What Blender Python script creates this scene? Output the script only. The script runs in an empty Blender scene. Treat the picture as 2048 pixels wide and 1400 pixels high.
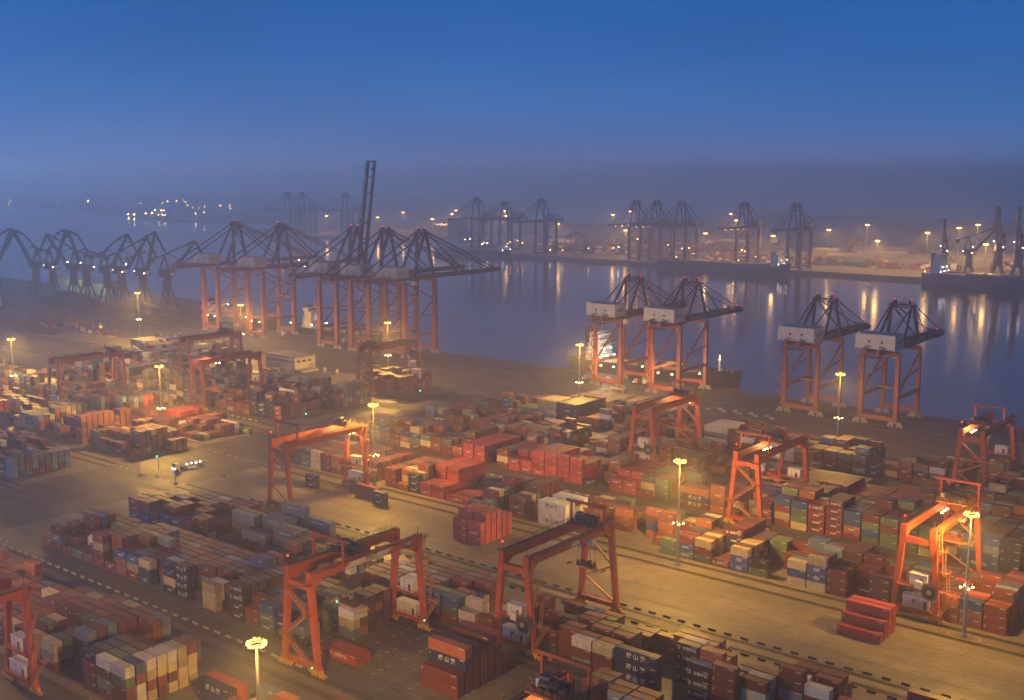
import bpy, bmesh, math, random
from mathutils import Vector, Matrix
from mathutils.bvhtree import BVHTree

R = math.radians
random.seed(7)
scene = bpy.context.scene
COL = scene.collection

# ------------------------------------------------------------------ camera numbers
CAM_H = 125.0
FPX = 2260.0
# tunables
SUN_EL = -3.0
SKY = [(0.090, 0.165, 0.38), (0.070, 0.165, 0.43), (0.040, 0.150, 0.44), (0.022, 0.134, 0.44), (0.014, 0.110, 0.38), (0.034, 0.160, 0.52), (0.012, 0.055, 0.15), (0.008, 0.030, 0.08)]
ADDED_SKY_GLOW = (3.8, 6.2, 12.5)
SKY_NISHITA = 0.02
HAZE_D = 0.00047
HAZE_COL = (0.96, 0.96, 0.97)
HAZE_G = 0.6
SODIUM = (1.0, 0.525, 0.085)
MAST_P = 250000.0
FAR_P = 250000.0
LAMP_SIGN = -1.0
AZ = R(39.0)
PITCH = math.atan((700 - 348) / FPX)
FW = (-math.sin(AZ), math.cos(AZ))
RT = (math.cos(AZ), math.sin(AZ))


def project(x, y, z):
    dz = z - CAM_H
    r = x * RT[0] + y * RT[1]
    f = x * FW[0] + y * FW[1]
    cp, sp = math.cos(PITCH), math.sin(PITCH)
    c = f * cp - dz * sp
    return 1024 + FPX * r / c, 700 - FPX * (f * sp + dz * cp) / c, c


def along(px, y, z=0.0):
    """x of the point on the line (y, z) that shows in column px of the photo"""
    lo, hi = -6000.0, 3000.0
    for _ in range(60):
        m = (lo + hi) / 2
        f = m * FW[0] + y * FW[1]
        if f < 1:
            hi = m
            continue
        if project(m, y, z)[0] < px:
            lo = m
        else:
            hi = m
    return lo


# ------------------------------------------------------------------ materials
def principled(name, col, rough=0.7, metal=0.0, noise=0.25, scale=0.4, dirt=None, dirt_amt=0.4, coat=0.0, bump=0.0, stretch=(1, 1, 1), colour_source=None):
    m = bpy.data.materials.new(name)
    m.use_nodes = True
    nt = m.node_tree
    N, L = nt.nodes, nt.links
    b = N['Principled BSDF']
    b.inputs['Roughness'].default_value = rough
    b.inputs['Metallic'].default_value = metal
    tc = N.new('ShaderNodeTexCoord')
    mp = N.new('ShaderNodeMapping')
    mp.inputs['Scale'].default_value = stretch
    L.new(tc.outputs['Object'], mp.inputs['Vector'])
    nz = N.new('ShaderNodeTexNoise')
    nz.inputs['Scale'].default_value = scale
    nz.inputs['Detail'].default_value = 6
    nz.inputs['Roughness'].default_value = 0.65
    L.new(mp.outputs['Vector'], nz.inputs['Vector'])
    if colour_source == 'object':
        oi = N.new('ShaderNodeObjectInfo')
        src = oi.outputs['Color']
        add = N.new('ShaderNodeVectorMath')
        add.operation = 'ADD'
        sc = N.new('ShaderNodeVectorMath')
        sc.operation = 'SCALE'
        cmb = N.new('ShaderNodeCombineXYZ')
        for i in range(3):
            L.new(oi.outputs['Random'], cmb.inputs[i])
        L.new(cmb.outputs[0], sc.inputs[0])
        sc.inputs['Scale'].default_value = 60
        L.new(mp.outputs['Vector'], add.inputs[0])
        L.new(sc.outputs[0], add.inputs[1])
        L.new(add.outputs[0], nz.inputs['Vector'])
    elif colour_source == 'attr':
        at = N.new('ShaderNodeAttribute')
        at.attribute_name = 'Col'
        src = at.outputs['Color']
    else:
        rgb = N.new('ShaderNodeRGB')
        rgb.outputs[0].default_value = (*col, 1)
        src = rgb.outputs[0]
    hsv = N.new('ShaderNodeHueSaturation')
    mr = N.new('ShaderNodeMapRange')
    mr.inputs['From Min'].default_value = 0.3
    mr.inputs['From Max'].default_value = 0.7
    mr.inputs['To Min'].default_value = 1 - noise
    mr.inputs['To Max'].default_value = 1 + noise
    L.new(nz.outputs['Fac'], mr.inputs['Value'])
    L.new(mr.outputs[0], hsv.inputs['Value'])
    L.new(src, hsv.inputs['Color'])
    out = hsv.outputs[0]
    if dirt:
        n2 = N.new('ShaderNodeTexNoise')
        n2.inputs['Scale'].default_value = scale * 3.1
        n2.inputs['Detail'].default_value = 8
        n2.inputs['Roughness'].default_value = 0.75
        L.new(nz.inputs['Vector'].links[0].from_socket, n2.inputs['Vector'])
        rp = N.new('ShaderNodeMapRange')
        rp.inputs['From Min'].default_value = 0.52
        rp.inputs['From Max'].default_value = 0.72
        rp.inputs['To Max'].default_value = dirt_amt
        L.new(n2.outputs['Fac'], rp.inputs['Value'])
        mx = N.new('ShaderNodeMix')
        mx.data_type = 'RGBA'
        L.new(rp.outputs[0], mx.inputs['Factor'])
        L.new(out, mx.inputs['A'])
        mx.inputs['B'].default_value = (*dirt, 1)
        out = mx.outputs['Result']
    L.new(out, b.inputs['Base Color'])
    if bump:
        bp = N.new('ShaderNodeBump')
        bp.inputs['Strength'].default_value = bump
        bp.inputs['Distance'].default_value = 0.05
        L.new(nz.outputs['Fac'], bp.inputs['Height'])
        L.new(bp.outputs[0], b.inputs['Normal'])
    return m


def glow(name, col, strength):
    m = bpy.data.materials.new(name)
    m.use_nodes = True
    nt = m.node_tree
    nt.nodes.clear()
    e = nt.nodes.new('ShaderNodeEmission')
    e.inputs['Color'].default_value = (*col, 1)
    e.inputs['Strength'].default_value = strength
    o = nt.nodes.new('ShaderNodeOutputMaterial')
    nt.links.new(e.outputs[0], o.inputs['Surface'])
    m.cycles.emission_sampling = 'NONE'
    return m


M = {}
M['crane'] = principled('crane_paint', (0.45, 0.085, 0.022), 0.5, 0, 0.18, 0.25, (0.12, 0.04, 0.02), 0.35)
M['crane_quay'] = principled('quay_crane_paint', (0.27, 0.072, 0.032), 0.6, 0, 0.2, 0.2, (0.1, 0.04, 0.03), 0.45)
M['crane_dull'] = principled('dull_crane_paint', (0.21, 0.05, 0.028), 0.6, 0, 0.2, 0.2, (0.1, 0.04, 0.03), 0.4)  # duller, darker red than the main crane paint
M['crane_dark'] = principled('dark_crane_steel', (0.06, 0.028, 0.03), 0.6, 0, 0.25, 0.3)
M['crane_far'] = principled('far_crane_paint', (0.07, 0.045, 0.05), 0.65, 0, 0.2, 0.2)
M['crane_black'] = principled('silhouette_crane_paint', (0.03, 0.028, 0.035), 0.65, 0, 0.25, 0.2)  # near-black base puts the luffing cranes' silhouette darkness into the paint
M['distant'] = glow('distant_lamp_glow', (1.0, 0.52, 0.16), 70)
M['steel'] = principled('dark_steel', (0.055, 0.05, 0.05), 0.55, 0.3, 0.3, 0.6)
M['rail'] = principled('worn_rail_steel', (0.10, 0.075, 0.05), 0.5, 0.3, 0.3, 0.5)
M['galv'] = principled('galvanised_steel', (0.33, 0.32, 0.30), 0.5, 0.4, 0.15, 0.5)
M['yellow'] = principled('yellow_paint', (0.55, 0.30, 0.03), 0.55, 0, 0.2, 0.8, (0.1, 0.06, 0.03), 0.5)
M['stair'] = principled('stair_paint', (0.45, 0.16, 0.04), 0.55, 0, 0.2, 0.8)
M['white'] = principled('white_paint', (0.66, 0.62, 0.54), 0.55, 0, 0.1, 0.4, (0.3, 0.24, 0.16), 0.35)
M['housing'] = principled('machinery_house_paint', (0.30, 0.305, 0.31), 0.6, 0, 0.14, 0.3, (0.2, 0.15, 0.11), 0.4)
M['housing_pale'] = principled('pale_machinery_house_paint', (0.50, 0.50, 0.49), 0.6, 0, 0.14, 0.3, (0.25, 0.2, 0.15), 0.4)
M['ink'] = principled('black_lettering', (0.03, 0.03, 0.035), 0.6, 0, 0.1, 1)
M['letter'] = principled('white_lettering', (0.72, 0.70, 0.64), 0.6, 0, 0.12, 2)
M['cont'] = principled('container_paint', (1, 1, 1), 0.55, 0, 0.22, 0.55, (0.16, 0.075, 0.035), 0.55, stretch=(1, 1, 0.5), colour_source='object')
M['cont_far'] = principled('stacked_container_paint', (1, 1, 1), 0.6, 0, 0.22, 0.35, (0.15, 0.075, 0.04), 0.4, colour_source='attr')
M['contbar'] = principled('door_bar_steel', (0.25, 0.23, 0.2), 0.45, 0.5, 0.2, 1)
def paving(name, col, joint, slab=(6.0, 4.0), rough=0.75, stain=(0.05, 0.042, 0.032), track=0.35, wet=0.0):
    m = bpy.data.materials.new(name)
    m.use_nodes = True
    nt = m.node_tree
    N, L = nt.nodes, nt.links
    b = N['Principled BSDF']
    tc = N.new('ShaderNodeTexCoord')

    def noise(scale, stretch=(1, 1, 1), detail=6, rough_=0.65):
        mp = N.new('ShaderNodeMapping')
        mp.inputs['Scale'].default_value = stretch
        L.new(tc.outputs['Object'], mp.inputs['Vector'])
        n = N.new('ShaderNodeTexNoise')
        n.inputs['Scale'].default_value = scale
        n.inputs['Detail'].default_value = detail
        n.inputs['Roughness'].default_value = rough_
        L.new(mp.outputs[0], n.inputs['Vector'])
        return n.outputs['Fac']

    def ramp(v, a, c, x, y):
        r = N.new('ShaderNodeMapRange')
        r.inputs['From Min'].default_value = a
        r.inputs['From Max'].default_value = c
        r.inputs['To Min'].default_value = x
        r.inputs['To Max'].default_value = y
        L.new(v, r.inputs['Value'])
        return r.outputs[0]

    def mix(f, a, c):
        x = N.new('ShaderNodeMix')
        x.data_type = 'RGBA'
        L.new(f, x.inputs['Factor'])
        L.new(a, x.inputs['A'])
        if isinstance(c, tuple):
            x.inputs['B'].default_value = (*c, 1)
        else:
            L.new(c, x.inputs['B'])
        return x.outputs['Result']
    br = N.new('ShaderNodeTexBrick')
    br.offset = 0.0
    br.inputs['Color1'].default_value = (*col, 1)
    br.inputs['Color2'].default_value = (*[c * 0.82 for c in col], 1)
    br.inputs['Mortar'].default_value = (*joint, 1)
    br.inputs['Scale'].default_value = 1.0
    br.inputs['Mortar Size'].default_value = 0.05
    br.inputs['Brick Width'].default_value = slab[0]
    br.inputs['Row Height'].default_value = slab[1]
    L.new(tc.outputs['Object'], br.inputs['Vector'])
    c = br.outputs['Color']
    c = mix(ramp(noise(0.05, (0.5, 1, 1)), 0.40, 0.64, 0.0, 0.9), c, tuple(q * 0.5 for q in col))
    c = mix(ramp(noise(0.22, (0.16, 1.5, 1), 4), 0.52, 0.66, 0.0, track), c, tuple(q * 0.42 for q in col))
    c = mix(ramp(noise(0.35, (1, 1, 1), 8, 0.75), 0.55, 0.63, 0.0, 0.75), c, stain)
    c = mix(ramp(noise(1.6, (1, 1, 1), 6, 0.8), 0.55, 0.75, 0.0, 0.45), c, tuple(q * 1.35 for q in col))
    L.new(c, b.inputs['Base Color'])
    L.new(ramp(noise(0.09, (0.4, 1, 1), 5), 0.4, 0.7, rough, rough - wet), b.inputs['Roughness'])
    return m


M['asphalt'] = paving('quay_asphalt', (0.085, 0.076, 0.066), (0.06, 0.055, 0.05), (24.0, 12.0), 0.75, (0.04, 0.036, 0.03), 0.4, 0.3)
M['concrete'] = paving('yard_concrete', (0.22, 0.185, 0.135), (0.10, 0.08, 0.055), (6.49, 5.8), 0.75, (0.075, 0.06, 0.04), 0.5, 0.2)
M['lane'] = paving('truck_lane_concrete', (0.165, 0.14, 0.105), (0.085, 0.07, 0.05), (12.0, 4.4), 0.7, (0.06, 0.05, 0.036), 0.7, 0.25)
M['kerb'] = principled('kerb_concrete', (0.42, 0.38, 0.28), 0.8, 0, 0.2, 1.5)
M['kerbdark'] = principled('dark_kerb_concrete', (0.06, 0.05, 0.045), 0.8, 0, 0.2, 1.5)
M['mark'] = principled('faded_floor_paint', (0.42, 0.36, 0.24), 0.8, 0, 0.35, 1.0)
M['markdark'] = principled('dark_slot_mark', (0.10, 0.085, 0.06), 0.8, 0, 0.3, 1.0)
M['quaywall'] = principled('quay_wall_concrete', (0.12, 0.11, 0.10), 0.85, 0, 0.3, 0.1)
M['coal'] = principled('coal_heap', (0.02, 0.02, 0.022), 0.9, 0, 0.3, 0.1, bump=0.6)
M['ore'] = principled('ore_heap', (0.16, 0.08, 0.06), 0.9, 0, 0.3, 0.1, bump=0.5)
M['hullblack'] = principled('black_hull_paint', (0.02, 0.02, 0.024), 0.5, 0, 0.25, 0.08)
M['hullblue'] = principled('slate_hull_paint', (0.05, 0.055, 0.07), 0.55, 0, 0.25, 0.05)
M['hullred'] = principled('red_hull_paint', (0.25, 0.05, 0.035), 0.6, 0, 0.25, 0.1)
M['deck'] = principled('ship_deck_paint', (0.22, 0.10, 0.06), 0.7, 0, 0.25, 0.1)
M['hatch'] = principled('hatch_cover_paint', (0.30, 0.26, 0.17), 0.5, 0, 0.25, 0.15)
M['glass'] = principled('dark_window_glass', (0.03, 0.035, 0.045), 0.15, 0, 0.1, 1)
M['tyre'] = principled('rubber', (0.025, 0.025, 0.025), 0.8, 0, 0.2, 1)
M['roofing'] = principled('warehouse_roofing', (0.20, 0.19, 0.19), 0.8, 0, 0.2, 0.15)
M['render'] = principled('rendered_wall', (0.48, 0.45, 0.36), 0.8, 0, 0.15, 0.2, (0.25, 0.22, 0.17), 0.4)
M['shed'] = principled('far_shed_cladding', (0.26, 0.25, 0.24), 0.7, 0, 0.2, 0.05)
M['land'] = principled('far_quay_ground', (0.17, 0.145, 0.11), 0.85, 0, 0.3, 0.01)
M['sodium'] = glow('sodium_lamp_glow', (1.0, 0.60, 0.10), 6)
M['sodium_far'] = glow('far_sodium_lamp_glow', (1.0, 0.52, 0.10), 18)
M['coolwhite'] = glow('white_lamp_glow', (0.9, 0.95, 1.0), 30)
M['warmflood'] = glow('warm_floodlight_glow', (1.0, 0.6, 0.2), 30)
M['redlamp'] = glow('red_beacon_glow', (1.0, 0.05, 0.03), 3.5)
M['greenlamp'] = glow('green_signal_glow', (0.03, 1.0, 0.40), 4)
M['winlit'] = glow('lit_cabin_window', (1.0, 0.85, 0.6), 4)


# ------------------------------------------------------------------ mesh building
class MB:
    def __init__(s):
        s.v, s.f, s.c = [], [], []

    def quad(s, pts, c=None):
        n = len(s.v)
        s.v += [tuple(p) for p in pts]
        s.f.append(tuple(range(n, n + len(pts))))
        s.c.append(c)

    def hexa(s, lo, hi, c=None, skip=()):
        """lo / hi: four points each, counter-clockwise seen from the hi side"""
        n = len(s.v)
        s.v += [tuple(p) for p in lo] + [tuple(p) for p in hi]
        fs = [(3, 2, 1, 0), (4, 5, 6, 7), (0, 1, 5, 4), (1, 2, 6, 5), (2, 3, 7, 6), (3, 0, 4, 7)]
        for i, q in enumerate(fs):
            if i in skip:
                continue
            s.f.append(tuple(n + k for k in q))
            s.c.append(c)

    def box(s, x, y, z, sx, sy, sz, c=None, rz=0.0, skip=()):
        """centre x y, BOTTOM z"""
        ca, sa = math.cos(rz), math.sin(rz)
        q = [(-sx / 2, -sy / 2), (sx / 2, -sy / 2), (sx / 2, sy / 2), (-sx / 2, sy / 2)]
        q = [(x + a * ca - b * sa, y + a * sa + b * ca) for a, b in q]
        s.hexa([(a, b, z) for a, b in q], [(a, b, z + sz) for a, b in q], c, skip)

    def beam(s, p, q, w, h, w2=None, h2=None):
        """rectangular bar from p to q, w sideways and h up"""
        p, q = Vector(p), Vector(q)
        d = (q - p).normalized()
        up = Vector((0, 0, 1)) if abs(d.z) < 0.95 else Vector((0, 1, 0))
        sd = d.cross(up).normalized()
        u = sd.cross(d).normalized()
        w2 = w if w2 is None else w2
        h2 = h if h2 is None else h2

        def ring(c, a, b):
            return [c - sd * a / 2 - u * b / 2, c + sd * a / 2 - u * b / 2, c + sd * a / 2 + u * b / 2, c - sd * a / 2 + u * b / 2]
        s.hexa(ring(p, w, h)[::-1], ring(q, w2, h2)[::-1])

    def tube(s, p, q, r, n=8, r2=None, caps=True):
        p, q = Vector(p), Vector(q)
        d = (q - p).normalized()
        up = Vector((0, 0, 1)) if abs(d.z) < 0.95 else Vector((0, 1, 0))
        a = d.cross(up).normalized()
        b = a.cross(d).normalized()
        r2 = r if r2 is None else r2
        k = len(s.v)
        for c, rr in ((p, r), (q, r2)):
            for i in range(n):
                t = 2 * math.pi * i / n
                s.v.append(tuple(c + a * math.cos(t) * rr + b * math.sin(t) * rr))
        for i in range(n):
            j = (i + 1) % n
            s.f.append((k + j, k + i, k + n + i, k + n + j))
            s.c.append(None)
        if caps:
            s.f.append(tuple(k + i for i in range(n)))
            s.f.append(tuple(k + n + i for i in reversed(range(n))))
            s.c += [None, None]

    def ball(s, c, r, n=8, m=5):
        k0 = None
        rows = []
        for i in range(1, m):
            t = math.pi * i / m
            rows.append([(c[0] + r * math.sin(t) * math.cos(2 * math.pi * j / n), c[1] + r * math.sin(t) * math.sin(2 * math.pi * j / n), c[2] + r * math.cos(t)) for j in range(n)])
        k = len(s.v)
        s.v.append((c[0], c[1], c[2] + r))
        for rw in rows:
            s.v += rw
        s.v.append((c[0], c[1], c[2] - r))
        e = len(s.v) - 1
        for j in range(n):
            s.f.append((k, k + 1 + j, k + 1 + (j + 1) % n))
            for i in range(m - 2):
                a = k + 1 + i * n
                s.f.append((a + j, a + n + j, a + n + (j + 1) % n, a + (j + 1) % n))
            a = k + 1 + (m - 2) * n
            s.f.append((a + j, e, a + (j + 1) % n))
        s.c += [None] * (len(s.f) - len(s.c))

    def rail(s, p, q, h=1.1, step=2.0, t=0.07):
        """handrail: posts, top and mid rail"""
        p, q = Vector(p), Vector(q)
        n = max(1, int((q - p).length / step))
        for i in range(n + 1):
            a = p.lerp(q, i / n)
            s.beam(a, a + Vector((0, 0, h)), t, t)
        for k in (h, h * 0.55):
            s.beam(p + Vector((0, 0, k)), q + Vector((0, 0, k)), t, t)

    def build(s, name, mat, parent=None, loc=(0, 0, 0), rz=0.0):
        me = bpy.data.meshes.new(name)
        me.from_pydata(s.v, [], s.f)
        if any(c is not None for c in s.c):
            at = me.color_attributes.new('Col', 'FLOAT_COLOR', 'CORNER')
            vals = []
            for f, c in zip(s.f, s.c):
                vals += list(c if len(c) == 4 else (*c, 1)) * len(f)
            at.data.foreach_set('color', vals)
        me.materials.append(mat)
        me.update()
        o = bpy.data.objects.new(name, me)
        COL.objects.link(o)
        o.location = loc
        o.rotation_euler[2] = rz
        if parent:
            o.parent = parent
        return o


def tag(o, label, cat, group=None):
    o['label'] = label
    o['category'] = cat
    if group:
        o['group'] = group
    return o


def empty(name, loc, label, cat, group=None, rz=0.0):
    o = bpy.data.objects.new(name, None)
    o.empty_display_size = 1
    COL.objects.link(o)
    o.location = loc
    o.rotation_euler[2] = rz
    return tag(o, label, cat, group)


def kind(o, k):
    o['kind'] = k
    return o


def copy_tree(o, parent=None):
    c = o.copy()
    COL.objects.link(c)
    if parent:
        c.parent = parent
    for ch in list(o.children):
        copy_tree(ch, c)
    return c


def lamp(name, loc, power, col, radius=0.6, parent=None, spot=None, spread=False):
    d = bpy.data.lights.new(name, 'SPOT' if spot else 'POINT')
    d.energy = power
    d.color = col
    d.shadow_soft_size = radius
    if spot:
        d.spot_size = R(spot)
        d.spot_blend = 0.6
    if spread:
        # floodlights on a mast aim outwards: less straight down, most at a slant
        d.use_nodes = True
        nt = d.node_tree
        em = nt.nodes['Emission']
        tc = nt.nodes.new('ShaderNodeTexCoord')
        sp = nt.nodes.new('ShaderNodeSeparateXYZ')
        nt.links.new(tc.outputs['Normal'], sp.inputs[0])
        hf = nt.nodes.new('ShaderNodeMapRange')
        hf.inputs['From Min'].default_value = LAMP_SIGN
        hf.inputs['From Max'].default_value = -LAMP_SIGN
        nt.links.new(sp.outputs['Z'], hf.inputs['Value'])
        rp = nt.nodes.new('ShaderNodeValToRGB')
        els = rp.color_ramp.elements
        els[0].position, els[0].color = 0.0, (0.45, 0.45, 0.45, 1)
        els[1].position, els[1].color = 1.0, (0.2, 0.2, 0.2, 1)
        for p_, v_ in ((0.12, 0.6), (0.28, 1.0), (0.40, 1.0), (0.49, 0.5), (0.57, 0.24)):
            e_ = els.new(p_)
            e_.color = (v_, v_, v_, 1)
        nt.links.new(hf.outputs[0], rp.inputs['Fac'])
        nt.links.new(rp.outputs[0], em.inputs['Strength'])
    o = bpy.data.objects.new(name, d)
    COL.objects.link(o)
    o.location = loc
    if parent:
        o.parent = parent
    return o


_text_cache = {}


def text_mesh(body, size):
    """flat lettering, upright in the XZ plane, facing -Y, centred on the origin"""
    key = (body, size)
    if key in _text_cache:
        return _text_cache[key]
    cu = bpy.data.curves.new('lettering', 'FONT')
    cu.body = body
    cu.size = size
    cu.align_x = 'CENTER'
    cu.align_y = 'CENTER'
    cu.offset = 0.012 * size
    cu.resolution_u = 2
    o = bpy.data.objects.new('lettering', cu)
    COL.objects.link(o)
    dg = bpy.context.evaluated_depsgraph_get()
    me = bpy.data.meshes.new_from_object(o.evaluated_get(dg))
    bpy.data.objects.remove(o)
    bpy.data.curves.remove(cu)
    me.transform(Matrix.Rotation(R(90), 4, 'X'))
    me.materials.clear()
    _text_cache[key] = me
    return me


def lettering(body, size, mat, parent, loc, rz=0.0, name='lettering'):
    me = text_mesh(body, size)
    if not me.materials:
        me.materials.append(mat)
    o = bpy.data.objects.new(name, me)
    COL.objects.link(o)
    o.parent = parent
    o.location = loc
    o.rotation_euler[2] = rz
    if me.materials[0] != mat:
        o.material_slots[0].link = 'OBJECT'
        o.material_slots[0].material = mat
    return o



# ------------------------------------------------------------------ camera, sky, air
cam = bpy.data.cameras.new('camera')
cam.sensor_width = 36
cam.lens = FPX / 2048 * 36
cam.clip_start = 1
cam.clip_end = 40000
camo = bpy.data.objects.new('camera', cam)
COL.objects.link(camo)
camo.location = (0, 0, CAM_H)
camo.rotation_euler = (math.pi / 2 - PITCH, 0, AZ)
scene.camera = camo

scene.view_settings.view_transform = 'Standard'
scene.view_settings.look = 'None'
scene.view_settings.gamma = 1
scene.view_settings.exposure = 0
scene.cycles.use_denoising = True
scene.cycles.max_bounces = 5
scene.cycles.diffuse_bounces = 2
scene.cycles.glossy_bounces = 2
scene.cycles.volume_bounces = 2
scene.cycles.sample_clamp_indirect = 4
scene.cycles.sample_clamp_direct = 24
scene.cycles.use_adaptive_sampling = False
scene.cycles.use_light_tree = True

world = bpy.data.worlds.new('World')
scene.world = world
world.use_nodes = True
wn, wl = world.node_tree.nodes, world.node_tree.links
bg = wn['Background']
sky = wn.new('ShaderNodeTexSky')
sky.sky_type = 'NISHITA'
sky.sun_disc = False
sky.sun_elevation = R(SUN_EL)
sky.sun_rotation = math.pi - AZ + R(30)
sky.altitude = 120
sky.air_density = 1.6
sky.dust_density = 1.0
sky.ozone_density = 4.0
tcw = wn.new('ShaderNodeTexCoord')
sep = wn.new('ShaderNodeSeparateXYZ')
wl.new(tcw.outputs['Generated'], sep.inputs[0])
# dusk air: a pale band lying on the horizon, deep blue above it
rmp = wn.new('ShaderNodeValToRGB')
cr = rmp.color_ramp
cr.elements[0].position = 0.0
cr.elements[0].color = (*SKY[0], 1)
cr.elements[1].position = 1.0
cr.elements[1].color = (*SKY[-1], 1)
for p, c in zip((0.015, 0.05, 0.10, 0.16, 0.28, 0.45), SKY[1:-1]):  # includes a brighter ring added above the view to light the haze
    e = cr.elements.new(p)
    e.color = (*c, 1)
wl.new(sep.outputs['Z'], rmp.inputs['Fac'])
# unseen glow added low in the sky, well left of the view, to light the haze
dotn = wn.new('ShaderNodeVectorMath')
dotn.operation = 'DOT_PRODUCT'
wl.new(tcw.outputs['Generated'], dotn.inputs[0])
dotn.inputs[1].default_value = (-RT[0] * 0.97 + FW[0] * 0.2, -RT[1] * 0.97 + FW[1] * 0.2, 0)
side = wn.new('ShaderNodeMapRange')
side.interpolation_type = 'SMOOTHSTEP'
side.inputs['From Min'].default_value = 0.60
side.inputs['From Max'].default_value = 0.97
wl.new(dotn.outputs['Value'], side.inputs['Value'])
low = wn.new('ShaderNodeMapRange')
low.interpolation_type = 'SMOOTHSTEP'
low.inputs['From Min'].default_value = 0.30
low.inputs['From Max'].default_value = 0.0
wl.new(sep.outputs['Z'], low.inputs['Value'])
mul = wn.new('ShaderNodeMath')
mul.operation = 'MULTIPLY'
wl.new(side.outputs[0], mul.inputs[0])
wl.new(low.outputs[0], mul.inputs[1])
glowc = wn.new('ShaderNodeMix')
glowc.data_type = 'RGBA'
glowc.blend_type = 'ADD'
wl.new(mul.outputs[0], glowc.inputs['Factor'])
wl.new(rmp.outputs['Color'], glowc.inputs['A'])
glowc.inputs['B'].default_value = (*ADDED_SKY_GLOW, 1)
mixw = wn.new('ShaderNodeMix')
mixw.data_type = 'RGBA'
mixw.blend_type = 'ADD'
mixw.inputs['Factor'].default_value = SKY_NISHITA
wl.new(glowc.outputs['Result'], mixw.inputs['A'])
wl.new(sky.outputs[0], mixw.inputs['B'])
# faint unevenness of the dusk sky
cmap = wn.new('ShaderNodeMapping')
cmap.inputs['Scale'].default_value = (2.0, 2.0, 9.0)
wl.new(tcw.outputs['Generated'], cmap.inputs['Vector'])
cn = wn.new('ShaderNodeTexNoise')
cn.inputs['Scale'].default_value = 1.6
cn.inputs['Detail'].default_value = 5
wl.new(cmap.outputs[0], cn.inputs['Vector'])
cm = wn.new('ShaderNodeMapRange')
cm.inputs['From Min'].default_value = 0.3
cm.inputs['From Max'].default_value = 0.7
cm.inputs['To Min'].default_value = 0.90
cm.inputs['To Max'].default_value = 1.09
wl.new(cn.outputs['Fac'], cm.inputs['Value'])
cv = wn.new('ShaderNodeHueSaturation')
wl.new(cm.outputs[0], cv.inputs['Value'])
wl.new(mixw.outputs['Result'], cv.inputs['Color'])
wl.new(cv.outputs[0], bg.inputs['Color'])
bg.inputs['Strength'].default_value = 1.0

# the air over the port: one closed box of even, thin haze
hb = MB()
hb.box(0, 4000, -7, 19000, 17000, 168)
hm = bpy.data.materials.new('dusk_haze')
hm.use_nodes = True
hm.cycles.volume_sampling = 'EQUIANGULAR'
hm.node_tree.nodes.clear()
pv = hm.node_tree.nodes.new('ShaderNodeVolumePrincipled')
pv.inputs['Color'].default_value = (*HAZE_COL, 1)
pv.inputs['Density'].default_value = HAZE_D
pv.inputs['Anisotropy'].default_value = HAZE_G
ho = hm.node_tree.nodes.new('ShaderNodeOutputMaterial')
hm.node_tree.links.new(pv.outputs[0], ho.inputs['Volume'])
kind(hb.build('haze', hm), 'stuff')

# ------------------------------------------------------------------ water and ground
wm = bpy.data.materials.new('harbour_water')
wm.use_nodes = True
N, L = wm.node_tree.nodes, wm.node_tree.links
b = N['Principled BSDF']
b.inputs['Base Color'].default_value = (0.03, 0.045, 0.06, 1)
b.inputs['Roughness'].default_value = 0.09
b.inputs['IOR'].default_value = 1.33
tc = N.new('ShaderNodeTexCoord')
mp = N.new('ShaderNodeMapping')
mp.inputs['Rotation'].default_value = (0, 0, AZ)
mp.inputs['Scale'].default_value = (0.35, 1.0, 1.0)
L.new(tc.outputs['Object'], mp.inputs['Vector'])
n1 = N.new('ShaderNodeTexNoise')
n1.inputs['Scale'].default_value = 0.10
n1.inputs['Detail'].default_value = 7
n1.inputs['Roughness'].default_value = 0.6
L.new(mp.outputs[0], n1.inputs['Vector'])
bp = N.new('ShaderNodeBump')
bp.inputs['Strength'].default_value = 0.13
bp.inputs['Distance'].default_value = 0.8
L.new(n1.outputs['Fac'], bp.inputs['Height'])
L.new(bp.outputs[0], b.inputs['Normal'])

w = MB()
w.quad([(-9000, -4000, -4), (9000, -4000, -4), (9000, 12000, -4), (-9000, 12000, -4)])
kind(w.build('harbour_water', wm), 'structure')

QUAY = 583.0
g = MB()
g.box(-450, 142, -6, 3100, 882, 6)
g.box(-1440, 632, -6, 1120, 97, 5.99)
kind(g.build('quay_ground', M['asphalt']), 'structure')
g = MB()
g.box(-450, QUAY + 0.4, -6, 3100, 0.8, 6.35)
for i in range(60):
    g.box(-900 + i * 15, QUAY + 1.2, -3.2, 1.0, 0.8, 2.6)
kind(g.build('quay_edge', M['quaywall']), 'structure')

RAILS = [(133.5, 172), (177.5, 216), (220.3, 259), (264, 302.5), (309.5, 348), (356, 394.5), (401, 439.5), (444.5, 483)]
FRONT = {0: 137.2, 1: 187.7, 2: 223.6, 3: 274.5, 4: 312.8, 5: 364.8, 6: 404.0, 7: 452.5}
RIGHT0, LEFT1 = -366.0, -436.0      # the cross road lies between these
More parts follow.
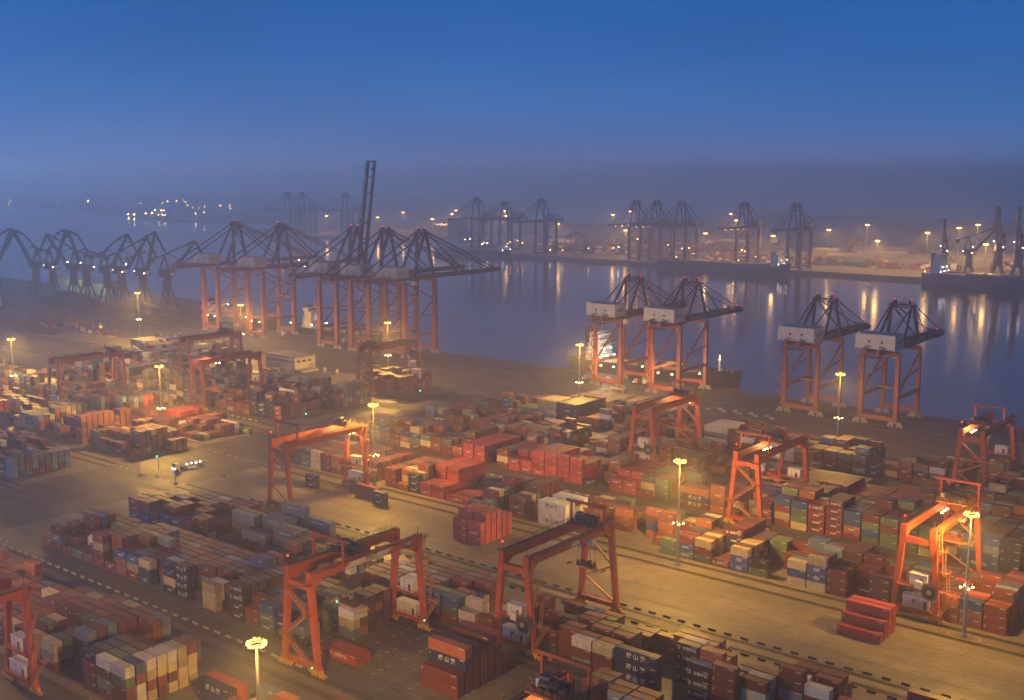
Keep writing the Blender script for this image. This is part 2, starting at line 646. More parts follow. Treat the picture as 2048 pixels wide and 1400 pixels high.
# concrete of the stacking rows, right and left of the cross road
for x0, x1 in ((RIGHT0 - 18, 120), (-1000, LEFT1)):
    g = MB()
    for r, (a, c) in enumerate(RAILS):
        lo, hi = (a + 1.2, c - 10.5) if r % 2 == 0 else (a + 9.6, c - 1.2)
        if r == 3:
            lo = 273.8
        g.quad([(x0, lo, 0.008), (x1, lo, 0.008), (x1, hi, 0.008), (x0, hi, 0.008)])
    kind(g.build('stacking_ground', M['concrete']), 'structure')
    g = MB()
    for r, (a, c) in enumerate(RAILS):
        lo, hi = (c - 10.3, c - 1.2) if r % 2 == 0 else (a + 1.2, a + 9.4)
        g.quad([(x0, lo, 0.008), (x1, lo, 0.008), (x1, hi, 0.008), (x0, hi, 0.008)])
    kind(g.build('truck_lane', M['lane']), 'structure')
    g = MB()
    for r in range(0, 7):
        lo, hi = RAILS[r][1] + 1.2, RAILS[r + 1][0] - 1.2
        g.quad([(x0, lo, 0.012), (x1, lo, 0.012), (x1, hi, 0.012), (x0, hi, 0.012)])
    kind(g.build('rail_strip_ground', M['concrete']), 'structure')
    g = MB()
    for a, c in RAILS:
        for v in (a, c):
            g.box((x0 + x1) / 2, v, 0.0, x1 - x0, 0.16, 0.14)
            for s in (-0.75, 0.75):
                g.box((x0 + x1) / 2, v + s, 0.0, x1 - x0, 0.22, 0.05)
    kind(g.build('crane_rail', M['rail']), 'structure')
for v in (548.0, 578.0):
    g = MB()
    g.box(-450, v, 0.0, 3000, 0.2, 0.12)
    g.box(-450, v - 0.8, 0.0, 3000, 0.2, 0.05)
    g.box(-450, v + 0.8, 0.0, 3000, 0.2, 0.05)
    kind(g.build('quay_crane_rail', M['rail']), 'structure')

# slot marks on the empty concrete of the third row, crosses in the first
g = MB()
for k in range(0, 42):
    u = -318.6 + 6.49 * k
    for j in range(10):
        if random.random() < 0.12:
            continue
        v = 275.2 + 2.9 * j
        d = 0.25 * random.uniform(-1, 1)
        g.quad([(u - 0.75, v + d - 0.2, 0.016), (u + 0.6, v + d - 0.2, 0.016), (u + 0.6, v + d + 0.2, 0.016), (u - 0.75, v + d + 0.2, 0.016)])
        g.quad([(u + 0.9, v + d + 0.35, 0.016), (u + 2.0, v + d + 0.35, 0.016), (u + 2.0, v + d + 0.7, 0.016), (u + 0.9, v + d + 0.7, 0.016)])
kind(g.build('slot_marking', M['markdark']), 'structure')
g = MB()
for k in range(15, 30):
    u = -320.5 + 6.49 * k
    for j in range(10):
        v = 187.6 + 2.9 * j
        if random.random() < 0.35:
            continue
        for sx, sy in ((0.75, 0.14), (0.14, 0.75)):
            z = 0.016 if sx > sy else 0.020
            g.quad([(u - sx, v - sy, z), (u + sx, v - sy, z), (u + sx, v + sy, z), (u - sx, v + sy, z)])
kind(g.build('cross_marking', M['mark']), 'structure')
# painted lines: lane edges, quay lines, stop lines by the cross road
g = MB()
for v, t in ((273.6, 0.14), (510, 0.15), (516, 0.15), (522, 0.15), (534, 0.15)):
    g.quad([(-900, v, 0.02), (60, v, 0.02), (60, v + t, 0.02), (-900, v + t, 0.02)])
for u in (-432, -400, -372):
    g.quad([(u, 150, 0.02), (u + 0.2, 150, 0.02), (u + 0.2, 500, 0.02), (u, 500, 0.02)])
kind(g.build('lane_line', M['markdark']), 'structure')
g = MB()
for k in range(5):
    a0 = 2 * math.pi * k / 5
for cx, cy in ((-88.6, 305.6), (-178.8, 305.8)):
    for i in range(20):
        a0, a1 = 2 * math.pi * i / 20, 2 * math.pi * (i + 1) / 20
        for r0 in (2.2,):
            g.quad([(cx + r0 * 1.9 * math.cos(a0), cy + r0 * math.sin(a0), 0.03), (cx + (r0 + .15) * 1.9 * math.cos(a0), cy + (r0 + .15) * math.sin(a0), 0.03), (cx + (r0 + .15) * 1.9 * math.cos(a1), cy + (r0 + .15) * math.sin(a1), 0.03), (cx + r0 * 1.9 * math.cos(a1), cy + r0 * math.sin(a1), 0.03)])
kind(g.build('mast_ring_marking', M['mark']), 'structure')
g = MB()
for u0, u1, v0, v1 in ((-436, -366, 181, 182), (-436, -366, 262, 263), (-436, -366, 304, 305)):
    for i in range(14):
        a = u0 + (u1 - u0) * i / 14
        g.quad([(a, v0, 0.02), (a + 1.6, v0, 0.02), (a + 1.6, v1, 0.02), (a, v1, 0.02)])
kind(g.build('crossing_marking', M['mark']), 'structure')

# ------------------------------------------------------------------ containers
PAL = {
    'r': (0.19, 0.042, 0.024), 'm': (0.16, 0.022, 0.024), 'o': (0.36, 0.12, 0.045), 'R': (0.46, 0.062, 0.045),
    't': (0.22, 0.085, 0.05), 'b': (0.035, 0.10, 0.29), 'n': (0.015, 0.024, 0.085), 'k': (0.016, 0.017, 0.024),
    'g': (0.135, 0.19, 0.10), 'y': (0.58, 0.48, 0.27), 'w': (0.72, 0.70, 0.67), 's': (0.20, 0.25, 0.30), 'd': (0.09, 0.04, 0.03),
}
NAME = {'r': 'rust', 'm': 'maroon', 'o': 'orange', 'R': 'red', 't': 'tan', 'b': 'blue', 'n': 'navy', 'k': 'black', 'g': 'olive', 'y': 'cream', 'w': 'white', 's': 'grey', 'd': 'umber'}
MIX = {
    'A': 'rrrrrrrrtddogbnysr', 'B': 'rrrrtdoobbsnngysr', 'C': 'rrrrttoggbyswwr', 'D': 'rrrdtdrnr', 'E': 'ssgsbwsrs',
    'F': 'rrttogyyggbr', 'G': 'nnbskrsnr', 'H': 'RRRRRRR', 'I': 'rrtdrsgwkr',
}
PITCH_U, PITCH_V = 6.49, 2.9
PHASE = {0: 0.3, 1: 0.0, 2: 0.45, 3: 0.3, 4: 0.1, 5: 0.5, 6: 0.3, 7: 0.4}
CONT = []          # dicts: block, k, row, tier, length, x, y, z, h, col, text
occ = {}


def place(blk, k, L, heights, cols, text=None, hc=False, front=None, solid=False):
    """one bay: heights per row from the front, colours per row (a mix letter is drawn at random)"""
    v0 = FRONT[blk] if front is None else front
    uR = -320.5 + PITCH_U * (k + PHASE[blk])
    ln = 6.06 if L == 1 else 12.19
    h = 2.9 if hc else 2.591
    for r, ch in enumerate(heights):
        n = int(ch)
        cc = cols[min(r, len(cols) - 1)] if len(cols) > 1 else cols
        for t in range(n):
            c = cc
            if c in MIX:
                c = random.choice(MIX[c])
            elif not solid and random.random() < 0.3:
                c = random.choice(MIX['A'])
            jx, jy = random.uniform(-0.07, 0.07), random.uniform(-0.05, 0.05)
            d = dict(blk=blk, k=k, row=r, tier=t, n=n, L=L, ln=ln, x=uR - ln / 2 + jx, y=v0 + r * PITCH_V + 1.22 + jy, z=t * (h + 0.012) + 0.05, h=h, col=c, text=None)
            CONT.append(d)
            for kk in range(L):
                occ[(blk, k - kk, r, t)] = d
    return


def put(blk, k, row, tiers, L=1, text=None, hc=False, front=None):
    """one stack given tier by tier from the top down, colours as letters, replacing what stood there"""
    v0 = FRONT[blk] if front is None else front
    for kk in range(L):
        for t in range(9):
            d = occ.pop((blk, k - kk, row, t), None)
            if d in CONT:
                CONT.remove(d)
    uR = -320.5 + PITCH_U * (k + PHASE[blk])
    ln = 6.06 if L == 1 else 12.19
    h = 2.9 if hc else 2.591
    for t, c in enumerate(reversed(tiers)):
        d = dict(blk=blk, k=k, row=row, tier=t, n=len(tiers), L=L, ln=ln, x=uR - ln / 2, y=v0 + row * PITCH_V + 1.22, z=t * (h + 0.012) + 0.05, h=h, col=c, text=None)
        if text:
            tx = text[len(tiers) - 1 - t] if isinstance(text, (list, tuple)) else text
            d['text'] = tx
        CONT.append(d)
        for kk in range(L):
            occ[(blk, k - kk, row, t)] = d


TSG, HD = '\u5510 \u5c71 \u6e2f', '\u5408\u5fb7\u6d77\u8fd0'
ATK = '\u5b89\u901a\u63a7\u80a1'

# ---- row 1 (long block under the crane numbered 043)
for k, hs, cs in [(-5, '221100000', 'ooto'), (-4, '313333332', 'rsrrrrrrr'), (-3, '122444332', 'rrrrbrArA'), (-2, '112223332', 'grwrrArrA'), (-1, '133333322', 'twwArrArr'),
                  (0, '444433333', 'rrrrrArrr'), (1, '144444333', 'rooArArrA'), (2, '333444433', 'bbArrAsrr'), (3, '333343333', 'bygArBrAr'), (4, '333333333', 'yrrBrrBrr'),
                  (5, '033333333', 'BBwbrBBnr'), (6, '333333333', 'nnBrbBnBr'), (7, '443333333', 'kkkwBrBnr'), (8, '044333332', 'BBrrnbBBr'), (9, '332233444', 'ywyBrBbbr'),
                  (10, '033333332', 'BBdBnBrdk'), (11, '444443333', 'kkkkdnBdr'), (12, '233322222', 'rrnBgBBdr'), (13, '333222333', 'bdBgBBdBr'), (14, '333223332', 'nnnBdBdgr'),
                  (15, '220033333', 'ssssgwBrr'), (16, '000034444', 'sssswrrdr')]:
    place(1, k, 1, hs, cs)
put(1, 0, 0, 'ryrr'); put(1, 3, 0, 'byr', text=['\u25ce', None, None]); put(1, 4, 0, 'ybb', text=[None, None, '\u25ce'])
put(1, 2, 0, 'boo'); put(1, 6, 0, 'nyn', text=['S A C', None, 'S A C']); put(1, 7, 0, 'knnn', text=TSG.replace(' ', ' ')); put(1, 9, 0, 'yyy')
put(1, 11, 0, 'kkkk', text=HD); put(1, 13, 0, 'bsg'); put(1, 14, 0, 'nnn', text='S A S'); put(1, -4, 0, 'rsr', text=[None, '\u25ce', None])
put(1, 16, 4, 'wys'); put(1, 16, 5, 'wro')
put(1, 18, 0, 'R', L=2, text=HD); put(1, 18, 1, 'R', L=2)
put(1, 23, 1, 'rr', L=2, hc=True); put(1, 23, 2, 'onrr', L=2, hc=True, text=[None, TSG, None, None])
put(1, 23, 3, 'nrrr', L=2, hc=True); put(1, 23, 4, 'rrr', L=2, hc=True); put(1, 23, 5, 'rrrr', L=2, hc=True); put(1, 23, 6, 'Rrrr', L=2, hc=True); put(1, 23, 7, 'rr', L=2, hc=True); put(1, 23, 8, 'rr', L=2)
for k, hs, cs in [(28, '000000333', 'gbrgbsrrr'), (29, '000003332', 'sbbrgsrrr'), (30, '000003330', 'nnbgsbrrr')]:
    place(1, k, 1, hs, cs)

# ---- row 2
for k, hs, cs in [(-6, '333221100', 'brrrrrrrr'), (-5, '333332100', 'rrrrstrrr'), (-4, '223233320', 'rrtrArrrr'), (-3, '233323330', 'brrrArrsr'), (-2, '222233333', 'brdrrsrwr'), (-1, '223322332', 'rrrArrrtr'),
                  (0, '332222333', 'rrdkrrrtr'), (6, '222322000', 'GkGdGrrrr'), (7, '233322000', 'kkGdrdGrr'), (8, '222222000', 'gkdGrrsrr'), (9, '233222110', 'grdGrsdrr'), (10, '222233110', 'gdrsGrdkr'),
                  (13, '333330000', 'rrwrwrrrr'), (14, '333333000', 'rwrwsrrrr'), (15, '333333320', 'rrwrswrrr'), (16, '333333330', 'rrrsrrrgr'), (17, '332233330', 'bgrwrrsrr'), (18, '333223330', 'bgrrwrrsr')]:
    place(2, k, 1, hs, cs)
for k, row, ts in [(2, 4, 'ssg'), (2, 5, 'ggs'), (4, 2, 'sr'), (4, 3, 'mm'), (4, 5, 'ssr'), (4, 6, 'sss'), (6, 3, 'sss'), (6, 4, 'sss'), (6, 5, 'ss'), (6, 6, 'ss'), (6, 7, 's'), (4, 8, 'ssss'), (4, 7, 'sr'), (6, 8, 'sss')]:
    put(2, k, row, ts, L=2, hc=True, text=['SINOTRANS'] + [None] * 4 if ts.startswith('ss') and row in (3, 5, 8) else None)
put(2, 18, 0, 'bgr'); put(2, 19, 1, 'wws'); put(2, 19, 0, 'ws'); put(2, 20, 0, 'rr'); put(2, 20, 3, 'wy'); put(2, 20, 4, 'rr'); put(2, 21, 6, 'rrr'); put(2, 21, 2, 'br'); put(2, 22, 1, 'rd')
put(2, 24, 1, 'rrr'); put(2, 24, 2, 'rrr'); put(2, 24, 3, 'rr'); put(2, 23, 1, 'rg'); put(2, 25, 0, 'wrg'); put(2, 25, 1, 'rrr'); put(2, 26, 0, 'yrr'); put(2, 26, 1, 'rrr')
for k, r, ts in [(24, 4, 'rrr'), (24, 5, 'rrd'), (25, 3, 'rrr'), (26, 3, 'rrr'), (25, 4, 'gsr'), (26, 4, 'grr'), (25, 6, 'rr'), (26, 6, 'rr'), (24, 7, 'gs'), (23, 8, 'bs'), (24, 8, 'rb'), (26, 7, 'rr'), (27, 7, 'rr'), (22, 5, 'rd'), (23, 5, 'gr'), (22, 8, 'rr')]:
    put(2, k, r, ts)
put(2, 28, 0, 'nnn', L=2, hc=True, text=TSG)
put(2, 29, 6, 'ttr', L=2); put(2, 29, 7, 'ttr', L=2); put(2, 29, 8, 'tt', L=2)
for k, r, ts in [(29, 3, 'kkkk'), (29, 4, 'wnnn'), (29, 5, 'skk'), (30, 3, 'ordd'), (30, 4, 'orr'), (30, 5, 'rrr'), (31, 6, 'rr'), (30, 1, 'kkk'), (30, 2, 'wkk'), (31, 1, 'rrrr'), (31, 2, 'rrr'), (31, 5, 'bs'), (32, 2, 'rws'), (32, 4, 'rrr'), (32, 3, 'wsg'), (33, 4, 'rrsr'), (33, 5, 'wrr'), (34, 4, 'wrr'), (33, 7, 'rrr'), (34, 7, 'rrr'), (33, 8, 'rr'), (34, 8, 'rr'), (34, 6, 'rrr'), (35, 5, 'yr'), (36, 6, 'rr')]:
    put(2, k, r, ts, text=HD if ts[0] == 'k' else None)
put(2, 36, 4, 'RR', L=2); put(2, 36, 5, 'RR', L=2); put(2, 38, 4, 'RR', L=2); put(2, 38, 5, 'RR', L=2); put(2, 36, 3, 'bs', L=2); put(2, 38, 3, 'gr', L=2)
put(2, 38, 6, 'kk'); put(2, 38, 7, 'ks'); put(2, 39, 6, 'sr'); put(2, 39, 7, 'gs'); put(2, 39, 5, 'gr'); put(2, 38, 8, 'rdd', L=2); put(2, 40, 5, 'ss')

# ---- row 3 (mostly bare concrete)
put(3, -3, 6, 'kk', text=HD); put(3, 0, 8, 'dd'); put(3, 2, 7, 'rr', L=2); put(3, 3, 6, 'kk', text=HD)
for i, ts in enumerate(['RRR', 'RRRR', 'RRRR', 'RRRR', 'RRR', 'RRR']):
    put(3, 11, i + 2, ts)
    put(3, 12, i + 2, ts)
for i, ts in enumerate(['R', 'RR', 'RRR', 'RRR']):
    put(3, 33, i + 4, ts, L=2, hc=False)

# ---- row 4
for k, hs, cs in [(-9, '333333333', 'rtrrArrFr'), (-8, '333333333', 'trrArrArr'), (-7, '333333333', 'ggrArrFrr'), (-6, '333333333', 'yrgrArrFr'), (-5, '333333332', 'rogrrAFry'), (-4, '333333333', 'ogrFrrArb'), (-3, '333333333', 'roFrrsbbs'),
                  (-2, '333332222', 'gyrFrbbsr'), (-1, '233333333', 'gorFrrorr'), (1, '333333333', 'rroroototy'), (2, '133333333', 'ooyotFoot'), (3, '334333322', 'nynoyotFy'), (8, '100000000', 'b'),
                  (9, '332344333', 'rwrtrtgss'), (11, '333444444', 'rrtrrrrry'), (15, '000023333', 'ttttoryyo'), (16, '220003333', 'ttttoogyg'), (17, '000033020', 'oooooobor'),
                  (19, '000040000', 'ooooooooo'), (20, '001444000', 'orrooooor'), (21, '221233310', 'gyrrrFyor'), (22, '333344400', 'rrtboyyor'), (23, '333232210', 'yryowFror'), (24, '111444444', 'rrrmmmmmm'),
                  (25, '333333330', 'ybyyyrbrr'), (26, '200003322', 'kkrrrggrr'), (27, '000022330', 'rrrrrrrgr'), (28, '333334433', 'ysrrrsrrb'), (29, '444344333', 'yrrrsrrbt'), (30, '333344443', 'rrrttrrrt'), (31, '003343333', 'rrrrrrtrr'),
                  (32, '330033332', 'drrrrrsrr'), (33, '300033333', 'drrrsrrrb'), (34, '000022333', 'rrRRrrrbr'), (35, '333333333', 'trRrrRrFr'), (36, '333433433', 'brRyRkrbr'), (37, '334434444', 'rrrokbrbr'), (39, '212334443', 'RRrbbnkrt'), (40, '221334443', 'RorbskrFr'), (41, '222333444', 'Frrkbrgrr')]:
    place(4, k, 1, hs, cs)
put(4, 1, 0, 'rrr'); put(4, 2, 0, 'o'); put(4, 3, 0, 'nnn', text='S A S'); put(4, 2, 1, 'oyg'); put(4, 3, 4, 'sss', text=['S A', None, None]); put(4, 3, 3, 'nnnn')
for r in range(9):
    for kk in (4, 5):
        put(4, kk, r, 'RR' if r < 3 else 'RRRR')
    put(4, 7, r, 'R' if r not in (1, 6) else 'r', L=2, text=HD if r == 0 else None)
put(4, 8, 0, 'b', text='SITC'); put(4, 9, 0, 'rgg'); put(4, 9, 1, 'wgg'); put(4, 11, 0, 'rrr')
put(4, 14, 0, 'www', L=2, hc=True, text=[TSG, None, TSG]); put(4, 14, 1, 'www', L=2, hc=True); put(4, 14, 3, 'www', L=2, hc=True); put(4, 14, 4, 'wws', L=2, hc=True)
put(4, 21, 0, 'gg'); put(4, 22, 0, 'rbg', text=[None, '\u25ce', None]); put(4, 23, 0, 'yrg'); put(4, 24, 0, 'r', text=HD); put(4, 25, 0, 'ybb', text=[None, '\u25ce', '\u25ce']); put(4, 26, 0, 'kg')
put(4, 22, 3, 'bog', text=['\u25ce', None, None]); put(4, 23, 3, 'oyr'); put(4, 28, 0, 'yby'); put(4, 29, 0, 'ybby', text=[None, '\u25ce', '\u25ce', None]); put(4, 24, 3, 'mnnr', text=[HD, HD, HD, None]); put(4, 30, 0, 'rrr')
put(4, 32, 0, 'ddd'); put(4, 35, 0, 'ott'); put(4, 36, 0, 'btt'); put(4, 37, 0, 'rrr'); put(4, 37, 3, 'skrr', text=[None, TSG, None, None]); put(4, 37, 4, 'bbnk', text=['\u25ce', None, None, None])

# ---- row 5
for k, hs, cs in [(-10, '334443333', 'gyrAFrrBA'), (-9, '344443333', 'gbrAFrrAB'), (-8, '334444333', 'brtAFrrBr'), (-7, '233444333', 'tFrAFrbBr'), (-6, '333344333', 'yFrAbrrAr'), (-5, '434444433', 'yyrAbrrAb'), (-4, '333444433', 'gyrAbrrAr'), (-3, '333334433', 'rorbbrArr'),
                  (-2, '332333333', 'gorbArrAr'), (-1, '223444444', 'rotttttrr'), (3, '333333344', 'rryttttts'), (11, '002444443', 'kkrttttts'), (12, '224444443', 'rrtttttts'), (14, '133333333', 'rgotgFoss'), (15, '033333333', 'ggogFtgFs'), (16, '002222333', 'ttgFogsgs'),
                  (19, '433333333', 'ogFtgFrAs'), (20, '133333333', 'oyFtRrAFs'), (21, '002333333', 'yyyoFyrAy'), (22, '333433333', 'rygoyrrAF'), (23, '445554444', 'bbgorrkkA'), (24, '445554444', 'ggoorkkAr'), (25, '444433333', 'mmmwkkrrA'), (26, '555544433', 'mmmrwkrrA'),
                  (27, '444444444', 'bssrrwrAr'), (28, '444455444', 'rrgrrssAr'), (29, '444445554', 'grrrsbbAr'), (30, '444444444', 'ggbrgsrAr'), (31, '444555444', 'grFrbbrAr'), (32, '444444444', 'ygsrrbrAr'), (33, '344444444', 'FbsrgrrAr'), (34, '444444444', 'bsrArrAkr'), (35, '443444444', 'ntrArkrAr'),
                  (37, '444444444', 'otorrkkAr'), (38, '344455444', 'ygbrkkrAr'), (39, '443444444', 'gybrkrrAr'), (40, '444455555', 'rgrbrkkAr'), (41, '444444444', 'rrgbrkrAr'), (42, '444444444', 'grrbkrrAr')]:
    place(5, k, 1, hs, cs)
for r in range(9):
    for q in (0, 1):
        put(5, 0 + q, r, 'RRR')
        put(5, 4 + q, r, 'RR' if r < 2 else 'RRR' if r < 7 else 'RR')
        put(5, 6 + q, r, 'RRRR' if r < 6 else 'RRR')
        put(5, 8 + q, r, ('RRRR' if r < 1 else 'RRR') if r < 5 else 'RR')
        put(5, 12 + q, r, 'RR' if r < 2 else 'RRR')
put(5, -5, 0, 'ybgr', text=[None, '\u25ce', None, None]); put(5, 3, 0, 'ryr'); put(5, 10, 0, 'k', text=HD); put(5, 18, 0, 'onr', L=2, text=[None, TSG, TSG]); put(5, 18, 1, 'orr', L=2)
put(5, 37, 0, 'otot', text=['TLS', None, 'TLS', None]); put(5, 25, 0, 'mmmm', text=HD); put(5, 26, 0, 'mmmmm', text=HD); put(5, 24, 0, 'bggy'); put(5, 23, 0, 'bryr'); put(5, 27, 0, 'bbor'); put(5, 28, 0, 'rgbg'); put(5, 29, 0, 'grgg')
put(5, 34, 0, 'bsbb', L=2, text=[None, None, None, ATK])

# ---- rows 6 and 7, mixed
for k in range(-9, 42):
    n0 = 3 if k < 28 else 4
    hs = ''.join(str(max(0, min(5, n0 + random.choice((-1, 0, 0, 0, 0, 1))))) for _ in range(9))
    if k in (4, 5, 15, 16):
        hs = '000011000'
    if k in (17, 18, 19, 20):
        hs = '000332222'
    place(6, k, 1, hs, 'CCAACACAA' if k % 3 else 'AACCAAACA')
for r in range(9):
    put(6, 24, r, 'mmm' if r < 6 else 'rr', L=2, text=HD if r == 0 else None)
    put(6, 22, r, 'rr', L=2)
    put(6, 26, r, 'RR' if r < 6 else 'R', L=2)
    put(6, 28, r, 'RR' if r < 6 else 'Rr', L=2)
    put(6, 10, r, 'bgtr' if r < 5 else 'stt')
    put(6, 8, r, 'tttt')
    put(6, -4, r, 'RR' if r < 5 else 'tt', L=2)
    put(6, 30, r, 'bbr' if r < 4 else 'nsr', text='\u25ce' if r == 0 else None)
for k in range(-9, 44):
    if k in (-8, -7, -6, 3, 5, 6, 8, 9):
        continue
    if k < -2:
        hs = random.choice(('000000112', '000010011', '000001102'))
    elif k < 14:
        hs = ''.join(str(random.choice((3, 3, 4, 2))) for _ in range(9))
    elif k < 20:
        hs = ''.join(str(random.choice((3, 4, 3, 2))) for _ in range(7)) + '00'
    elif k in (23, 24, 29):
        hs = '000000000'
    else:
        hs = ''.join(str(random.choice((2, 3, 3, 4))) for _ in range(8)) + '0'
    place(7, k, 1, hs, 'IIAIICAIA')
put(7, -8, 0, 'r'); put(7, -8, 3, 'tr'); put(7, -7, 0, 'y'); put(7, -9, 2, 'rr', L=2)
put(7, -8, 1, 'obbb', text=[None, '\u25ce', '\u25ce', None])
for r in range(8):
    put(7, -3, r, 'yyww' if r < 5 else 'tww', L=2)
    put(7, -1, r, 'nnnn' if r < 7 else 'rn', L=2, text='S A S' if r == 0 else None)
    put(7, -5, r, 'gs' if r < 4 else 'rrr', L=2)
    put(7, 1, r, 'RR' if r % 3 else 'oR', L=2)
    put(7, 5, r, 'oRr' if r % 2 else 'rR', L=2)
    put(7, 12, r, 'wsws' if r < 6 else 'sw', L=2)
    put(7, 10, r, 'tRr' if r < 6 else 'rr', L=2)
    put(7, 17, r, 'rwww' if r < 3 else 'rgg', L=2)
    put(7, 20, r, 'trr' if r < 4 else 'ttrr')
put(7, 2, 0, 'swtn'); put(7, 23, 0, 'nn', text='CMA'); put(7, 24, 1, 'ry')

# ---- the yard left of the cross road
def left_block(blk, k_end, n, base, mixes, gaps=(), lo=1):
    for i in range(n):
        k = k_end - i
        if i in gaps:
            continue
        hs = ''
        h0 = base + random.choice((-1, 0, 0, 0, 1))
        for r in range(9):
            hs += str(max(lo, min(5, h0 + random.choice((-1, 0, 0, 0, 0, 1)))))
        place(blk, k, 1, hs, random.choice(mixes))


random.seed(21)
left_block(2, -20, 1, 3, ['sgCsBgsss'])
left_block(2, -21, 12, 3, ['CAACBACAA', 'rrACAArrt', 'gsCBAsrgA'])
left_block(3, -25, 1, 5, ['ooooottor'])
for k, hs, cs in [(-24, '000333000', 'rrrrrrnrr'), (-23, '333300000', 'ggrsssrrr'), (-22, '223333444', 'ggroyrrrr'), (-21, '223333332', 'ggrortrrr'), (-20, '223444433', 'trrrotyrr'), (-19, '114444433', 'otrnrrrrr'), (-18, '000000222', 'sssttsttt'), (-27, '111333322', 'rrgsGrrrs'), (-28, '220333222', 'rrGGskrrr'), (-29, '021332233', 'kGsGrrkkr'), (-31, '333444444', 'rrrryyygk'), (-32, '333344444', 'ggrkyyykk'), (-33, '333334444', 'grgkykykk')]:
    place(3, k, 1, hs, cs)
put(3, -19, 4, 'ynkk')
left_block(3, -34, 26, 3, ['CACBACGAA', 'RRAGsAArr', 'kkGsGyyAA'], gaps=(1, 9, 17))
for k, hs, cs in [(-19, '111122220', 'rrrrtrrww'), (-20, '112333220', 'rrrrrrtww'), (-21, '223333333', 'rrrrrrotr'), (-22, '112221112', 'rrwwsrrry')]:
    place(4, k, 1, hs, cs)
put(4, -18, 8, 'g'); put(4, -24, 0, 'RRR', L=2); put(4, -23, 0, 'y')
for r in range(9):
    put(4, -24, r, 'tr' if r < 4 else 'Rrt', L=2); put(4, -26, r, 'tRr' if r < 6 else 'ss', L=2); put(4, -22, 3 + r // 2, 'sw')
left_block(4, -28, 30, 4, ['GGGkbsGGG', 'CArAGsAAA', 'ksGGyGkAA', 'gsGRRnnsA'], gaps=(2, 3, 12, 21))
left_block(5, -20, 8, 3, ['rGkkGsAAr', 'kGnsGwrrr', 'rrrrAsGkk', 'AGsGAAsAr'])
place(5, -20, 1, '333343333', 'rrrrrrrrr')
left_block(5, -29, 24, 4, ['GGsAGGsgA', 'CAsGAACAs', 'ksGGyGGAA'], gaps=(6, 17))
left_block(6, -20, 14, 3, ['GAsGAGsgA', 'AAsGGACAs', 'ksGGyGGAA'], gaps=(4,))
left_block(6, -36, 19, 4, ['CAsGAGsgA', 'AAsGGACAs', 'wsGGyGGAA'], gaps=(3, 14))
left_block(7, -20, 5, 4, ['rdtDrdAdr', 'rdDrdtDDr'])
place(7, -20, 1, '444445544', 'yrdrrwsrr')
left_block(7, -48, 14, 3, ['CAsGAGsgA', 'yywwyyssA'])
# ---- far bottom-left corner, row 0 and the row in front of it
random.seed(5)
for k, hs, cs in [(-2, '333343334', 'yyrtoyytt'), (-1, '333333333', 'yootoytto'), (0, '333333333', 'yototooto'), (1, '333333304', 'roototrroo'), (2, '233333331', 'rrrrooorr'), (3, '233333332', 'rdroorRrr'), (4, '333333332', 'rrrotrRrr'), (5, '333334431', 'rdyrrrrRr'), (6, '333344443', 'yrrrtrorRr'),
                  (7, '333344443', 'rryytrryro'), (8, '322344444', 'rrrrrrrotr'), (9, '333344444', 'yyrrgrrryw'), (10, '004444444', 'rgbbsrrrrg'), (11, '000033344', 'rrrssrrrsg'), (12, '444433222', 'nrnrbrrdd'), (13, '444433333', 'wggrrbrds'), (14, '444444400', 'wwrrwyyrr'), (15, '000000000', 'r')]:
    place(0, k, 1, hs, cs)
put(0, 9, 0, 'yyr'); put(0, 9, 1, 'gyr'); put(0, 12, 0, 'nrrr', text=['SITC', None, None, None]); put(0, 13, 0, 'wrgr'); put(0, 14, 0, 'wgrr'); put(0, 14, 2, 'wyry'); put(0, 14, 3, 'wyrr'); put(0, 14, 4, 'wyry'); put(0, 12, 4, 'nrr', text=['SITC', None, None])
put(0, 1, 8, 'ootr')
put(0, 17, 5, 'nn', L=2, text=[TSG, None]); put(0, 17, 6, 'RR', L=2)
for k, hs, cs in [(18, '000000010', 'ggggggrrr'), (19, '003322320', 'yygggysor'), (20, '003333320', 'gyssgsorb'), (21, '003333322', 'ssbsrrbbs'), (22, '000333333', 'sbsborbsr'), (23, '000003330', 'bsbsorbsr')]:
    place(0, k, 1, hs, cs)

